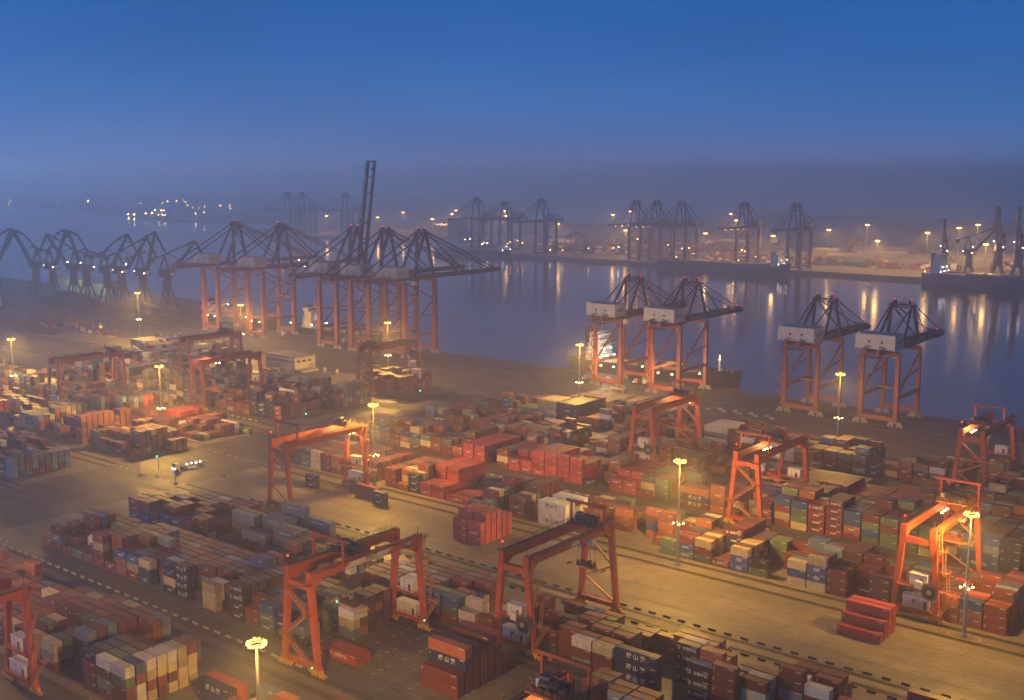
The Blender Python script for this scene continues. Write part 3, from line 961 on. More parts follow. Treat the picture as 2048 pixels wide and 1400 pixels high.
# ---- which containers does the photograph show largest?
verts, faces, owner = [], [], []
for i, d in enumerate(CONT):
    hx, hy = d['ln'] / 2 - 0.02, 1.2
    n = len(verts)
    for zz in (d['z'] + 0.02, d['z'] + d['h'] - 0.02):
        verts += [(d['x'] - hx, d['y'] - hy, zz), (d['x'] + hx, d['y'] - hy, zz), (d['x'] + hx, d['y'] + hy, zz), (d['x'] - hx, d['y'] + hy, zz)]
    for q in ((4, 5, 6, 7), (0, 1, 5, 4), (1, 2, 6, 5), (2, 3, 7, 6), (3, 0, 4, 7)):
        faces.append([n + k for k in q])
        owner.append(i)
bvh = BVHTree.FromPolygons(verts, faces)
EYE = Vector((0, 0, CAM_H))
for i, d in enumerate(CONT):
    x, y, z, h, hl = d['x'], d['y'], d['z'], d['h'], d['ln'] / 2
    tot = 0.0
    px, py, dep = project(x, y, z + h / 2)
    d['px'], d['py'] = px, py
    if -40 < px < 2088 and 300 < py < 1440:
        S = FPX / dep
        va = (EYE - Vector((x, y, z))).normalized()
        for nrm, area, pts in (((0, 0, 1), 2 * hl * 2.44, [(x + a * hl, y + b, z + h + 0.03) for a in (-.7, 0, .7) for b in (-.8, .8)]),
                               ((0, -1, 0), 2 * hl * h, [(x + a * hl, y - 1.26, z + h * b) for a in (-.7, 0, .7) for b in (.25, .8)]),
                               ((1, 0, 0), 2.44 * h, [(x + hl + 0.04, y + a, z + h * b) for a in (-.8, .8) for b in (.25, .8)])):
            cs = Vector(nrm).dot(va)
            if cs <= 0:
                continue
            vis = 0
            for p in pts:
                qx, qy, _ = project(*p)
                if not (0 <= qx < 2048 and 0 <= qy < 1400):
                    continue
                P = Vector(p)
                if bvh.ray_cast(P, (EYE - P).normalized())[0] is None:
                    vis += 1
            tot += area * cs * S * S * vis / len(pts)
    d['vis'] = tot
order = sorted(range(len(CONT)), key=lambda i: -CONT[i]['vis'])
NEAR = set(order[:300])
print('containers', len(CONT), 'seen', sum(1 for d in CONT if d['vis'] > 1), 'smallest kept', CONT[order[299]]['vis'])


def corrugated(b, ln, h):
    """frame, ribbed sides, ribbed roof, ribbed front end; the door end (+x) is left to the doors"""
    hl, hw = ln / 2, 1.219
    t = 0.16
    for sx in (-1, 1):
        for sy in (-1, 1):
            b.box(sx * (hl - t / 2), sy * (hw - t / 2), 0, t, t, h)
    for sy in (-1, 1):
        b.box(0, sy * (hw - 0.06), 0, ln - 2 * t, 0.12, 0.16)
        b.box(0, sy * (hw - 0.05), h - 0.10, ln - 2 * t, 0.10, 0.10)
    for sx in (-1, 1):
        b.box(sx * (hl - 0.06), 0, 0, 0.12, 2 * hw - 2 * t, 0.16)
        b.box(sx * (hl - 0.05), 0, h - 0.12, 0.10, 2 * hw - 2 * t, 0.12)
    z0, z1 = 0.16, h - 0.10
    n = int((ln - 2 * t) / 0.278)
    st = (ln - 2 * t) / n
    for sy in (-1, 1):
        pr = []
        for i in range(n):
            x = -hl + t + i * st
            pr += [(x, 0.065), (x + st * 0.30, 0.065), (x + st * 0.5, 0.03), (x + st * 0.80, 0.03)]
        pr.append((hl - t, 0.065))
        for (xa, da), (xb, db) in zip(pr, pr[1:]):
            q = [(xa, sy * (hw - da), z0), (xb, sy * (hw - db), z0), (xb, sy * (hw - db), z1), (xa, sy * (hw - da), z1)]
            b.quad(q if sy < 0 else q[::-1])
    m = 9
    for i in range(m):
        y0 = -hw + t + (2 * hw - 2 * t) * i / m
        y1 = -hw + t + (2 * hw - 2 * t) * (i + 1) / m
        ym = (y0 + y1) / 2
        b.quad([(-hl + 0.07, y1, z0), (-hl + 0.07, ym, z0), (-hl + 0.07, ym, z1), (-hl + 0.07, y1, z1)])
        b.quad([(-hl + 0.04, ym, z0), (-hl + 0.04, y0, z0), (-hl + 0.04, y0, z1), (-hl + 0.04, ym, z1)])
    k = int(ln / 0.5)
    for i in range(k):
        xa = -hl + 0.1 + (ln - 0.2) * i / k
        xb = -hl + 0.1 + (ln - 0.2) * (i + 0.62) / k
        xc = -hl + 0.1 + (ln - 0.2) * (i + 1) / k
        b.quad([(xa, -hw + 0.1, h - 0.012), (xb, -hw + 0.1, h - 0.012), (xb, hw - 0.1, h - 0.012), (xa, hw - 0.1, h - 0.012)])
        b.quad([(xb, -hw + 0.1, h - 0.05), (xc, -hw + 0.1, h - 0.05), (xc, hw - 0.1, h - 0.05), (xb, hw - 0.1, h - 0.05)])


def door_leaf(b, s, h):
    """one door leaf, s = -1 / +1, origin at the container's base centre line, outer face towards +x"""
    b.box(0, s * 0.535, 0.2, 0.07, 1.04, h - 0.36)
    for k in range(4):
        b.box(0.045, s * 0.535, 0.32 + k * (h - 0.55) / 4, 0.02, 0.9, (h - 0.55) / 4 - 0.16)


def door_bars(b, s, h):
    for dy in (0.22, 0.78):
        b.tube((0.075, s * dy, 0.16), (0.075, s * dy, h - 0.12), 0.025, 5)
        b.box(0.09, s * (dy + 0.13), 1.05, 0.03, 0.3, 0.05)
    b.box(0.075, s * 0.5, h - 0.62, 0.03, 0.42, 0.16)
    b.box(0.075, s * 0.5, h - 0.9, 0.03, 0.3, 0.12)
    for z in (0.4, 1.2, 2.0):
        b.box(0.06, s * 1.02, z, 0.05, 0.1, 0.12)


MESH = {}


def body_mesh(ln, h):
    key = (ln, h)
    if key not in MESH:
        b = MB()
        corrugated(b, ln, h)
        o = b.build('container_body', M['cont'])
        l = {}
        for s in (-1, 1):
            d = MB()
            door_leaf(d, s, h)
            od = d.build('door', M['cont'])
            e = MB()
            door_bars(e, s, h)
            oe = e.build('lock_rod', M['contbar'])
            l[s] = (od.data, oe.data)
            bpy.data.objects.remove(od)
            bpy.data.objects.remove(oe)
        cm = MB()
        yy = -1.219 + 0.02
        rnd = random.Random(3)
        for i in range(4):
            x = ln / 2 - 1.9 + i * 0.4
            w = 0.402 if i < 3 else 0.2
            hh = 0.2 if i % 2 else 0.16
            cm.quad([(x, yy, h - 0.26 - hh), (x + w, yy, h - 0.26 - hh), (x + w, yy, h - 0.26), (x, yy, h - 0.26)])
        cm2 = MB()
        for i in range(3):
            z = h - 0.55 - i * 0.26
            w = (0.16, 0.24, 0.12)[i]
            cm2.quad([(-ln / 2 + 0.42, yy, z - 0.262), (-ln / 2 + 0.42 + w, yy, z - 0.262), (-ln / 2 + 0.42 + w, yy, z), (-ln / 2 + 0.42, yy, z)])
        oc2 = cm2.build('side_marking', M['letter'])
        oc = cm.build('code_plate', M['letter'])
        MESH[key] = (o.data, l, oc.data, oc2.data)
        bpy.data.objects.remove(oc2)
        bpy.data.objects.remove(o)
        bpy.data.objects.remove(oc)
    return MESH[key]


ORD = ['first', 'second', 'third', 'fourth', 'fifth', 'sixth', 'seventh', 'eighth', 'ninth', 'tenth', 'eleventh', 'twelfth', 'thirteenth', 'fourteenth', 'fifteenth', 'sixteenth', 'seventeenth', 'eighteenth', 'nineteenth', 'twentieth', 'twenty-first', 'twenty-second', 'twenty-third', 'twenty-fourth', 'twenty-fifth', 'twenty-sixth', 'twenty-seventh', 'twenty-eighth', 'twenty-ninth', 'thirtieth']
AREA = {0: 'bottom-left corner block', 1: 'block beneath numbered crane', 2: 'bottom-right block', 3: 'on bare concrete', 4: 'block behind bare concrete', 5: 'middle-distance block', 6: 'block before quay', 7: 'quayside block'}
# stack columns (bays) of each block from left to right, among those kept as objects
bays = {}
for i in NEAR:
    d = CONT[i]
    bays.setdefault(d['blk'], set()).add(d['k'])
bays = {k: sorted(v) for k, v in bays.items()}


def nth(i, n):
    if i < 10:
        return ORD[i] + ' bay from left'
    if n - 1 - i < 10:
        return ORD[n - 1 - i] + ' bay from right'
    return ORD[min(i, 29)] + ' bay from left'


def tier_words(d):
    if d['n'] == 1:
        return 'alone on ground'
    if d['tier'] == d['n'] - 1:
        return 'top of stack'
    if d['tier'] == 0:
        return 'bottom of stack'
    return ORD[d['tier']] + ' tier'


FAM = {}
for i in sorted(NEAR):
    d = CONT[i]
    jit = random.uniform(0.6, 1.15) if d['col'] not in 'Rwy' else random.uniform(0.62, 1.0)
    hue = [random.uniform(0.93, 1.07) for _ in range(3)]
    c = [min(0.8, v * jit * q) for v, q in zip(PAL[d['col']], hue)]
    body, leaves, codes, codes2 = body_mesh(d['ln'], d['h'])
    o = bpy.data.objects.new('shipping_container', body)
    COL.objects.link(o)
    o.location = (d['x'], d['y'], d['z'])
    o.color = (*c, 1)
    for s in (-1, 1):
        dl = bpy.data.objects.new('door', leaves[s][0])
        COL.objects.link(dl)
        dl.parent = o
        dl.location = (d['ln'] / 2 - 0.06, 0, 0)
        dl.color = (*[v * random.uniform(0.9, 1.05) for v in c], 1)
        lr = bpy.data.objects.new('lock_rod', leaves[s][1])
        COL.objects.link(lr)
        lr.parent = dl
    below = occ.get((d['blk'], d['k'], d['row'] - 1, d['tier']))
    if below is None or d['row'] == 0:
        cp = bpy.data.objects.new('code_marking', codes)
        COL.objects.link(cp)
        cp.parent = o
        if random.random() < 0.55:
            cp = bpy.data.objects.new('side_marking', codes2)
            COL.objects.link(cp)
            cp.parent = o
    if d['text']:
        ink = M['ink'] if d['col'] in 'wy' else M['letter']
        tx = d['text']
        if tx == '\u25ce':
            e = MB()
            for r0, r1, sq in ((0.62, 0.78, 0.62), (0.2, 0.34, 0.8)):
                for a in range(20):
                    t0, t1 = 2 * math.pi * a / 20, 2 * math.pi * (a + 1) / 20
                    e.quad([(q * 1.3 * math.cos(t), -1.2, 1.3 + q * sq * 1.35 * math.sin(t)) for q, t in ((r0, t0), (r1, t0), (r1, t1), (r0, t1))][::-1])
            for zz in (1.12, 1.3, 1.48):
                e.quad([(-0.95, -1.2, zz), (0.95, -1.2, zz), (0.95, -1.2, zz + 0.07), (-0.95, -1.2, zz + 0.07)])
            e.build('emblem', ink, o)
        else:
            n = len(tx)
            size = {TSG: 1.25, HD: 0.95, 'TLS': 1.5, ATK: 1.0}.get(tx, 0.85)
            if d['L'] == 2:
                size *= 1.25
            lettering(tx, size, ink, o, (0.4 if tx == HD else 0, -1.225, d['h'] * 0.52))
            if tx == HD:
                e = MB()
                for a in range(15):
                    t0, t1 = R(40 + a * 19), R(40 + (a + 1) * 19)
                    e.quad([(-size * 2.75 + q * math.cos(t), -1.2, d['h'] * 0.52 + q * math.sin(t)) for q, t in ((0.3, t0), (0.48, t0), (0.48, t1), (0.3, t1))][::-1])
                e.box(-size * 2.75 + 0.25, -1.2, d['h'] * 0.52 - 0.06, 0.5, 0.02, 0.14)
                e.build('emblem', ink, o)
    lst = bays[d['blk']]
    lead = f"{NAME[d['col']]} {'long' if d['L'] == 2 else 'short'} container"
    o['category'] = 'container'
    o['group'] = 'shipping containers stacked in the yard'
    if d['blk'] == 3:
        lead2 = 'red pair' if d['col'] == 'R' else 'dark stack'
    o['label'] = f"{lead}, {tier_words(d)}, {ORD[d['row']]} row, {nth(lst.index(d['k']), len(lst))}, {AREA[d['blk']]}"

fb = MB()
for i, d in enumerate(CONT):
    if i in NEAR:
        continue
    jit = random.uniform(0.55, 1.1)
    c = [min(0.8, v * jit * random.uniform(0.94, 1.06)) for v in PAL[d['col']]]
    x, y, z, h, hl = d['x'], d['y'], d['z'], d['h'], d['ln'] / 2
    fb.box(x, y, z, d['ln'] - 0.1, 2.36, h, c, skip=(0, 1))
    if occ.get((d['blk'], d['k'], d['row'], d['tier'] + 1)) is None:
        rc = [0.8 * v + 0.2 * q for v, q in zip(c, (0.16, 0.13, 0.10))]
        a, w_ = (d['ln'] - 0.1) / 2, 1.18
        fb.quad([(x - a, y - w_, z + h), (x + a, y - w_, z + h), (x + a, y + w_, z + h), (x - a, y + w_, z + h)], rc)
    if occ.get((d['blk'], d['k'] + 1, d['row'], d['tier'])) is None and d['vis'] > 12:
        dk = [v * 0.45 for v in c]
        X = x + hl + 0.03
        fb.quad([(X, y - 0.04, z + 0.1), (X, y + 0.04, z + 0.1), (X, y + 0.04, z + h - 0.1), (X, y - 0.04, z + h - 0.1)], dk)
        for dy in (-0.85, -0.4, 0.4, 0.85):
            fb.quad([(X, y + dy - 0.035, z + 0.1), (X, y + dy + 0.035, z + 0.1), (X, y + dy + 0.035, z + h - 0.1), (X, y + dy - 0.035, z + h - 0.1)], (0.22, 0.2, 0.18))
    if d['vis'] > 12 and occ.get((d['blk'], d['k'], d['row'] - 1, d['tier'])) is None:
        Y = y - 1.24
        fb.quad([(x + hl - 1.9, Y, z + h - 0.5), (x + hl - 0.5, Y, z + h - 0.5), (x + hl - 0.5, Y, z + h - 0.28), (x + hl - 1.9, Y, z + h - 0.28)], (0.6, 0.58, 0.52))
        if d['text'] or random.random() < 0.16:
            a = random.uniform(0.9, 1.6)
            fb.quad([(x - a, Y, z + h * 0.42), (x + a, Y, z + h * 0.42), (x + a, Y, z + h * 0.62), (x - a, Y, z + h * 0.62)], (0.55, 0.53, 0.48))
o = fb.build('stacked_containers', M['cont_far'])
kind(o, 'stuff')

# ------------------------------------------------------------------ yard gantry cranes
SPAN = 38.6


def yard_crane(u, r, label, paint='crane', stairs='near', goal=None, trolley=0.0, house=None, spread_z=14.0, reel=None, brace='far', number=None, sign=False, lit=None, back=False, load=None, goal_len=6.5):
    """rail-mounted gantry over block row r; local x along the rails, y across (near rail at -SPAN/2)"""
    v = (RAILS[r][0] + RAILS[r][1]) / 2
    P = M[paint]
    c = empty('gantry_crane', (u, v, 0), label, 'gantry crane', 'orange gantry cranes over the container yard')
    H2 = SPAN / 2
    for sy in (-1, 1):
        for sx in (-1, 1):
            b = MB()
            b.beam((sx * 6.3, sy * H2, 2.6), (sx * 4.15, sy * H2, 24.6), 1.35, 1.25, 1.7, 1.45)
            b.beam((sx * 4.15, sy * H2, 24.0), (sx * 4.15, sy * H2, 27.3), 1.72, 1.47)
            b.box(sx * 6.3, sy * H2, 2.0, 1.9, 1.5, 0.9)
            b.build('leg', P, c)
            w = MB()
            for k in (-2.0, -0.7, 0.7, 2.0):
                w.tube((sx * 6.3 + k, sy * H2 - 0.25, 0.5), (sx * 6.3 + k, sy * H2 + 0.25, 0.5), 0.42, 10)
            w.box(sx * 6.3 - 1.35, sy * H2, 0.6, 2.2, 0.7, 0.7)
            w.box(sx * 6.3 + 1.35, sy * H2, 0.6, 2.2, 0.7, 0.7)
            w.box(sx * 6.3, sy * H2, 1.25, 3.4, 0.9, 0.8)
            w.tube((sx * 6.3 + sx * 2.4, sy * H2, 1.0), (sx * 6.3 + sx * 3.3, sy * H2, 1.0), 0.28, 6)
            w.build('bogie', M['yellow'] if (sy < 0 or paint == 'crane') else M['steel'], c)
        b = MB()
        b.box(0, sy * H2, 2.1, 11.0, 1.1, 1.3)
        for k in range(6):
            b.box(-4.2 + k * 1.7, sy * H2 - 0.75, 2.2, 0.8, 0.4, 1.0)
        b.build('sill_beam', P, c)
        b = MB()
        b.box(0, sy * H2, 22.3, 6.9, 1.2, 1.7)
        b.build('tie_beam', P, c)
    for sx in (-1, 1):
        b = MB()
        b.box(sx * 4.15, 0, 24.75, 1.3, SPAN - 1.5, 2.35)
        # haunches where the girder meets the legs
        for sy in (-1, 1):
            y0, y1 = sy * (H2 - 0.75), sy * (H2 - 3.6)
            x0, x1 = sx * 4.15 - 0.6, sx * 4.15 + 0.6
            a = [(x0, y0, 22.4), (x1, y0, 22.4), (x1, y0, 24.74), (x0, y0, 24.74)]
            d = [(x0, y1, 24.7), (x1, y1, 24.7), (x1, y1, 24.74), (x0, y1, 24.74)]
            b.hexa(a if sy > 0 else a[::-1], d if sy > 0 else d[::-1])
        b.build('main_girder', P, c)
        b = MB()
        b.box(sx * 4.15, 0, 27.12, 0.14, SPAN - 1.0, 0.16)
        b.box(sx * 5.35, 0, 26.9, 0.9, SPAN, 0.08)
        b.rail((sx * 5.8, -H2, 26.98), (sx * 5.8, H2, 26.98), 1.1, 2.4, 0.07)
        b.build('walkway', M['crane_dark'] if paint != 'crane' or sx < 0 else M['stair'], c)
    # bracing of the leg frames
    for sy in (-1, 1):
        b = MB()
        yy = sy * H2
        nm = None
        side = 'near' if sy < 0 else 'far'
        if stairs == side:
            nm = 'stairway'
            pts = [(5.3, 3.0), (-4.6, 9.3), (4.3, 16.2), (-2.6, 16.8 if False else 21.8)]
            yy2 = yy - 1.0
            for (xa, za), (xb, zb) in zip(pts, pts[1:]):
                dx = 0.0
                for k in (0, 0.9):
                    b.beam((xa, yy2 - k, za), (xb, yy2 - k, zb), 0.12, 0.3)
                    b.beam((xa, yy2 - k, za + 1.05), (xb, yy2 - k, zb + 1.05), 0.07, 0.07)
                n = 9
                for i in range(n + 1):
                    t = i / n
                    x, z = xa + (xb - xa) * t, za + (zb - za) * t
                    b.box(x, yy2 - 0.45, z, 0.45, 0.9, 0.06)
                    for k in (0, 0.9):
                        b.box(x, yy2 - k, z, 0.06, 0.06, 1.05)
            for x, z in pts[1:] + [(4.6, 24.2)]:
                b.box(x, yy2 - 0.4, z - 0.1, 2.6, 1.5, 0.1)
                b.rail((x - 1.3, yy2 - 1.15, z), (x + 1.3, yy2 - 1.15, z), 1.1, 0.9)
                b.rail((x - 1.3, yy2 - 1.15, z), (x - 1.3, yy2 + 0.35, z), 1.1, 0.8)
                b.rail((x + 1.3, yy2 - 1.15, z), (x + 1.3, yy2 + 0.35, z), 1.1, 0.8)
            b.beam((-2.6, yy2 - 0.4, 21.8), (4.6, yy2 - 0.4, 24.2), 0.9, 0.12)
            b.build(nm, M['stair'], c)
            b = MB()
            x, z = -5.9, 8.6
            for k in range(12):
                t0, t1 = 2 * math.pi * k / 12, 2 * math.pi * (k + 1) / 12
                for zz in (0.0, 0.5, 1.1):
                    b.beam((x + 1.7 * math.cos(t0), yy + 1.5 * math.sin(t0), z + zz), (x + 1.7 * math.cos(t1), yy + 1.5 * math.sin(t1), z + zz), 0.08, 0.08)
                b.box(x + 1.7 * math.cos(t0), yy + 1.5 * math.sin(t0), z, 0.07, 0.07, 1.1)
            b.build('landing', M['stair'], c)
        elif brace == side or brace == 'both':
            nm = 'brace'
            if house == side:
                continue
            b.beam((-4.3, yy, 22.0), (4.9, yy, 14.2), 0.45, 0.5)
            b.beam((4.9, yy, 14.2), (-4.9, yy, 9.4), 0.45, 0.5)
            b.beam((-4.9, yy, 9.4), (5.6, yy, 3.6), 0.45, 0.5)
            b.rail((-4.3, yy - 0.3, 22.2), (4.9, yy - 0.3, 14.4), 0.8, 1.5, 0.06)
            b.build(nm, P if paint == 'crane_dull' else M['stair'], c)
    if house:
        sy = -1 if house == 'near' else 1
        yy = sy * H2
        for nm, z, dy in (('electrical_house', 3.6, 0.0), ('switch_room', 10.3, 0.4)):
            b = MB()
            w = 7.6 if z < 5 else 5.0
            b.box(0.6 if z < 5 else 0.9, yy, z + 0.15, w, 2.5, 3.3 if z < 5 else 3.2)
            b.box(0.6 if z < 5 else 0.9, yy, z + (3.46 if z < 5 else 3.36), w + 0.3, 2.8, 0.14)
            hs = b.build(nm, M['white'], c)
            b = MB()
            b.box(0, yy - 1.3, z + 0.3, 0.06, 0.05, 2.9)
            b.box(0.6 + w / 2 - 1.2, yy - 1.28, z + 0.3, 0.9, 0.04, 2.0)
            b.build('panel_joint', M['crane_dark'], hs)
            if z < 5 and sign:
                lettering('\u5510\u5c71\u6e2f', 1.5, M['ink'], hs, (1.6, yy - 1.30, z + 1.9))
        b = MB()
        for z in (3.5, 10.2):
            b.box(0, yy, z - 0.2, 10.6, 1.8, 0.3)
            b.rail((-5.0, yy - 1.5, z + 0.1), (5.0, yy - 1.5, z + 0.1), 1.1, 1.6)
        b.box(0, yy - 1.1, 3.3, 10.4, 1.0, 0.1)
        b.box(0, yy - 1.2, 10.0, 10.0, 1.0, 0.1)
        b.build('service_deck', P, c)
        b = MB()
        sx = 1 if not back else -1
        pts = [(7.0, 3.2), (9.2, 9.0), (7.6, 15.0), (6.4, 21.0), (5.0, 26.5)]
        for (xa, za), (xb, zb) in zip(pts, pts[1:]):
            ya, yb = (yy - 1.5, yy + 1.5)
            for k in (0, 0.8):
                b.beam((xa + k, ya, za), (xb + k, yb, zb), 0.12, 0.28)
                b.beam((xa + k, ya, za + 1.0), (xb + k, yb, zb + 1.0), 0.07, 0.07)
            for i in range(8):
                t = i / 7
                b.box(xa + (xb - xa) * t + 0.4, ya + (yb - ya) * t, za + (zb - za) * t, 0.8, 0.3, 0.06)
            b.box(xb + 0.2, yb - 0.4, zb - 0.1, 2.2, 1.4, 0.1)
            b.rail((xb + 1.3, yb - 1.1, zb), (xb + 1.3, yb + 0.3, zb), 1.1, 0.7)
            b.beam((xb - 2, yb - 0.4, zb - 0.1), (xb + 1, yb - 0.4, zb - 0.1), 0.3, 0.2)
        b.build('access_stair', M['stair'], c)
    if reel:
        sy = -1 if reel == 'near' else 1
        cx, cy, cz = 4.4, sy * H2 - 2.2, 9.6
        b = MB()
        n = 30
        for k in range(n):
            t = 2 * math.pi * k / n
            dx, dz = math.cos(t), math.sin(t)
            b.beam((cx + 0.7 * dx, cy, cz + 0.7 * dz), (cx + 3.0 * dx, cy, cz + 3.0 * dz), 0.16, 0.10)
        for rr in (0.75, 1.5):
            for k in range(n):
                t0, t1 = 2 * math.pi * k / n, 2 * math.pi * (k + 1) / n
                b.beam((cx + rr * math.cos(t0), cy, cz + rr * math.sin(t0)), (cx + rr * math.cos(t1), cy, cz + rr * math.sin(t1)), 0.3, 0.3)
        b.tube((cx, cy - 0.4, cz), (cx, cy + 0.6, cz), 0.7, 12)
        o = b.build('cable_reel', M['galv'], c)
        b = MB()
        for k in range(n):
            t0, t1 = 2 * math.pi * k / n, 2 * math.pi * (k + 1) / n
            b.quad([(cx + q * math.cos(t), cy + 0.25, cz + q * math.sin(t)) for q, t in ((0.7, t0), (2.5, t0), (2.5, t1), (0.7, t1))])
            b.quad([(cx + q * math.cos(t), cy - 0.22, cz + q * math.sin(t)) for q, t in ((0.7, t0), (1.9, t0), (1.9, t1), (0.7, t1))][::-1])
        b.build('wound_cable', M['tyre'], o)
        b = MB()
        b.beam((cx, cy + 0.5, cz), (cx, sy * H2, cz - 0.5), 0.6, 0.8)
        b.box(1.2, cy + 0.6, cz + 0.4, 2.0, 1.4, 2.0)
        b.build('reel_drive', M['white'], c)
    # trolley on top with its winches and driver's cab
    ty = trolley
    b = MB()
    b.box(0, ty, 27.4, 9.4, 6.4, 0.5)
    for s in (-1, 1):
        b.rail((-4.6, ty + s * 3.1, 27.9), (4.6, ty + s * 3.1, 27.9), 1.1, 1.1)
        b.rail((s * 4.6, ty - 3.1, 27.9), (s * 4.6, ty + 3.1, 27.9), 1.1, 1.1)
        for q in (-1, 1):
            b.tube((s * 4.15 - 0.2, ty + q * 2.4, 27.45), (s * 4.15 + 0.2, ty + q * 2.4, 27.45), 0.35, 8)
    t = b.build('trolley', M['stair'] if lit else M['crane_dark'], c)  # lit trolleys take a brighter paint: their glow is put into the colour
    b = MB()
    b.tube((-2.6, ty - 1.1, 29.0), (1.8, ty - 1.1, 29.0), 0.95, 12)
    b.tube((-1.6, ty + 1.5, 28.9), (2.4, ty + 1.5, 28.9), 0.85, 12)
    b.box(3.0, ty - 1.2, 27.9, 1.6, 1.5, 1.6)
    b.box(-3.4, ty + 1.4, 27.9, 1.5, 1.7, 1.9)
    for k in range(4):
        b.tube((-3 + k * 1.9, ty + 2.4, 27.9), (-3 + k * 1.9, ty + 2.4, 29.6 + 0.5 * (k % 2)), 0.16, 6)
        b.box(-3.2 + k * 1.8, ty - 2.4, 27.9, 0.9, 0.7, 0.9 + 0.3 * (k % 3))
    b.build('winch', M['steel'], t)
    b = MB()
    b.box(-3.0, ty + 0.2, 27.9, 2.0, 1.8, 1.7)
    b.build('motor_cabinet', M['white'], t)
    b = MB()
    b.box(3.2, ty - 2.2, 22.6, 2.0, 2.2, 2.2)
    b.box(3.2, ty - 2.2, 24.8, 0.4, 0.4, 2.6)
    b.build('operator_cab', M['white'], t)
    # hoist ropes and spreader
    b = MB()
    for sx in (-2.2, 2.2):
        for q in (-0.9, 0.9):
            b.tube((sx * 0.8, ty + q * 1.2, 27.4), (sx, ty + q, spread_z + 1.6), 0.045, 4, caps=False)
    b.build('hoist_rope', M['steel'], c)
    b = MB()
    b.box(0, ty, spread_z, 11.8, 0.5, 0.35)
    for q in (-0.8, 0.8):
        b.box(0, ty + q, spread_z, 7.0, 0.35, 0.45)
    for sx in (-1, 1):
        b.box(sx * 5.9, ty, spread_z - 0.1, 0.35, 2.44, 0.5)
        b.box(sx * 2.6, ty, spread_z - 0.05, 0.5, 2.2, 0.5)
    sp = b.build('spreader', M['yellow'], c)
    b = MB()
    b.box(0, ty, spread_z + 0.5, 5.6, 2.0, 0.8)
    for k in range(5):
        b.box(-2.2 + k * 1.1, ty, spread_z + 1.3, 0.5, 1.4, 0.5 + 0.5 * (k % 2))
    for sx in (-2.2, 2.2):
        b.tube((sx, ty - 1.0, spread_z + 1.5), (sx, ty + 1.0, spread_z + 1.5), 0.45, 10)
        for q in (-1, 1):
            b.tube((sx * 1.1, ty + q, spread_z + 1.3), (sx * 1.25, ty + q * 1.15, spread_z + 3.0), 0.06, 5)
    b.build('headblock', M['crane_dark'] if not lit else M['crane'], sp)  # brighter paint under lit trolleys too, lamplight put into the colour
    # repair frame standing over the girders
    gy = goal if goal is not None else H2 - 5
    b = MB()
    for sx in (-1, 1):
        b.beam((sx * 5.6, gy, 26.0), (sx * 5.6, gy, 33.2), 0.55, 0.55)
        b.beam((sx * 5.6, gy, 27.0), (sx * 4.3, gy, 27.0), 0.4, 0.4)
    b.box(-0.5, gy, 32.6, 13.6, 0.6, 0.75)
    b.box(-3.4, gy, 31.9, 1.1, 0.7, 0.7)
    b.build('repair_frame', P, c)
    # masts and beacons at the girder ends
    b = MB()
    for sy, sx in ((-1, -1), (1, 1), (-1, 1)):
        b.tube((sx * 4.15, sy * H2, 27.3), (sx * 4.15, sy * H2, 29.6), 0.06, 5)
    b.build('aerial', M['crane_dark'], c)
    b = MB()
    b.ball((-4.15, -H2, 29.7), 0.3)
    b.build('beacon', M['redlamp'], c)
    if number:
        b = MB()
        b.box(4.9, H2 - 4.6, 24.9, 0.06, 3.0, 1.9)
        pl = b.build('number_board', M['ink'], c)
        lettering(number, 1.9, M['letter'], pl, (4.96, H2 - 4.6, 25.85), R(90))
        b = MB()
        q = [(4.84, -8.5, 24.95), (4.84, 6.5, 24.95), (4.84, 9.5, 26.9), (4.84, -5.5, 26.9)]
        b.quad(q)
        wb = b.build('name_panel', M['white'], c)
        lettering('\u5510\u5c71\u6e2f', 1.35, M['ink'], wb, (4.88, 1.2, 25.9), R(90))
        for x, y, z in ((5.0, -H2 - 1.0, 2.6), (7.4, H2 - 1.0, 3.4)):
            g_ = MB()
            g_.ball((x, y, z), 0.26)
            g_.build('signal_lamp', M['greenlamp'], c)
        g_ = MB()
        g_.ball((-3.6, ty - 1.2, spread_z + 0.7), 0.24)
        g_.build('signal_lamp', M['greenlamp'], sp)
        bb = MB()
        bb.box(4.9, ty + 0.4, 22.2, 0.08, 2.0, 1.3)
        pl = bb.build('number_board', M['ink'], t)
        lettering('054', 1.3, M['letter'], pl, (4.96, ty + 0.4, 22.85), R(90))
    elif sign:
        b = MB()
        b.box(4.83, 1.0, 25.1, 0.05, 3.6, 1.5)
        b.build('name_panel', M['white'], c)
    if lit:
        pw = lit if isinstance(lit, (int, float)) else 5000
        for q in (-2.4, 0.0, 2.4):
            for s in (-2.9, 2.9):
                b = MB()
                b.box(s, ty + q, 24.0, 0.7, 0.5, 0.35)
                b.build('floodlight', M['warmflood'], c)
        lamp('trolley_lamp', (0, ty, 25.2), pw, (1.0, 0.45, 0.12), 0.5, c)
    return c


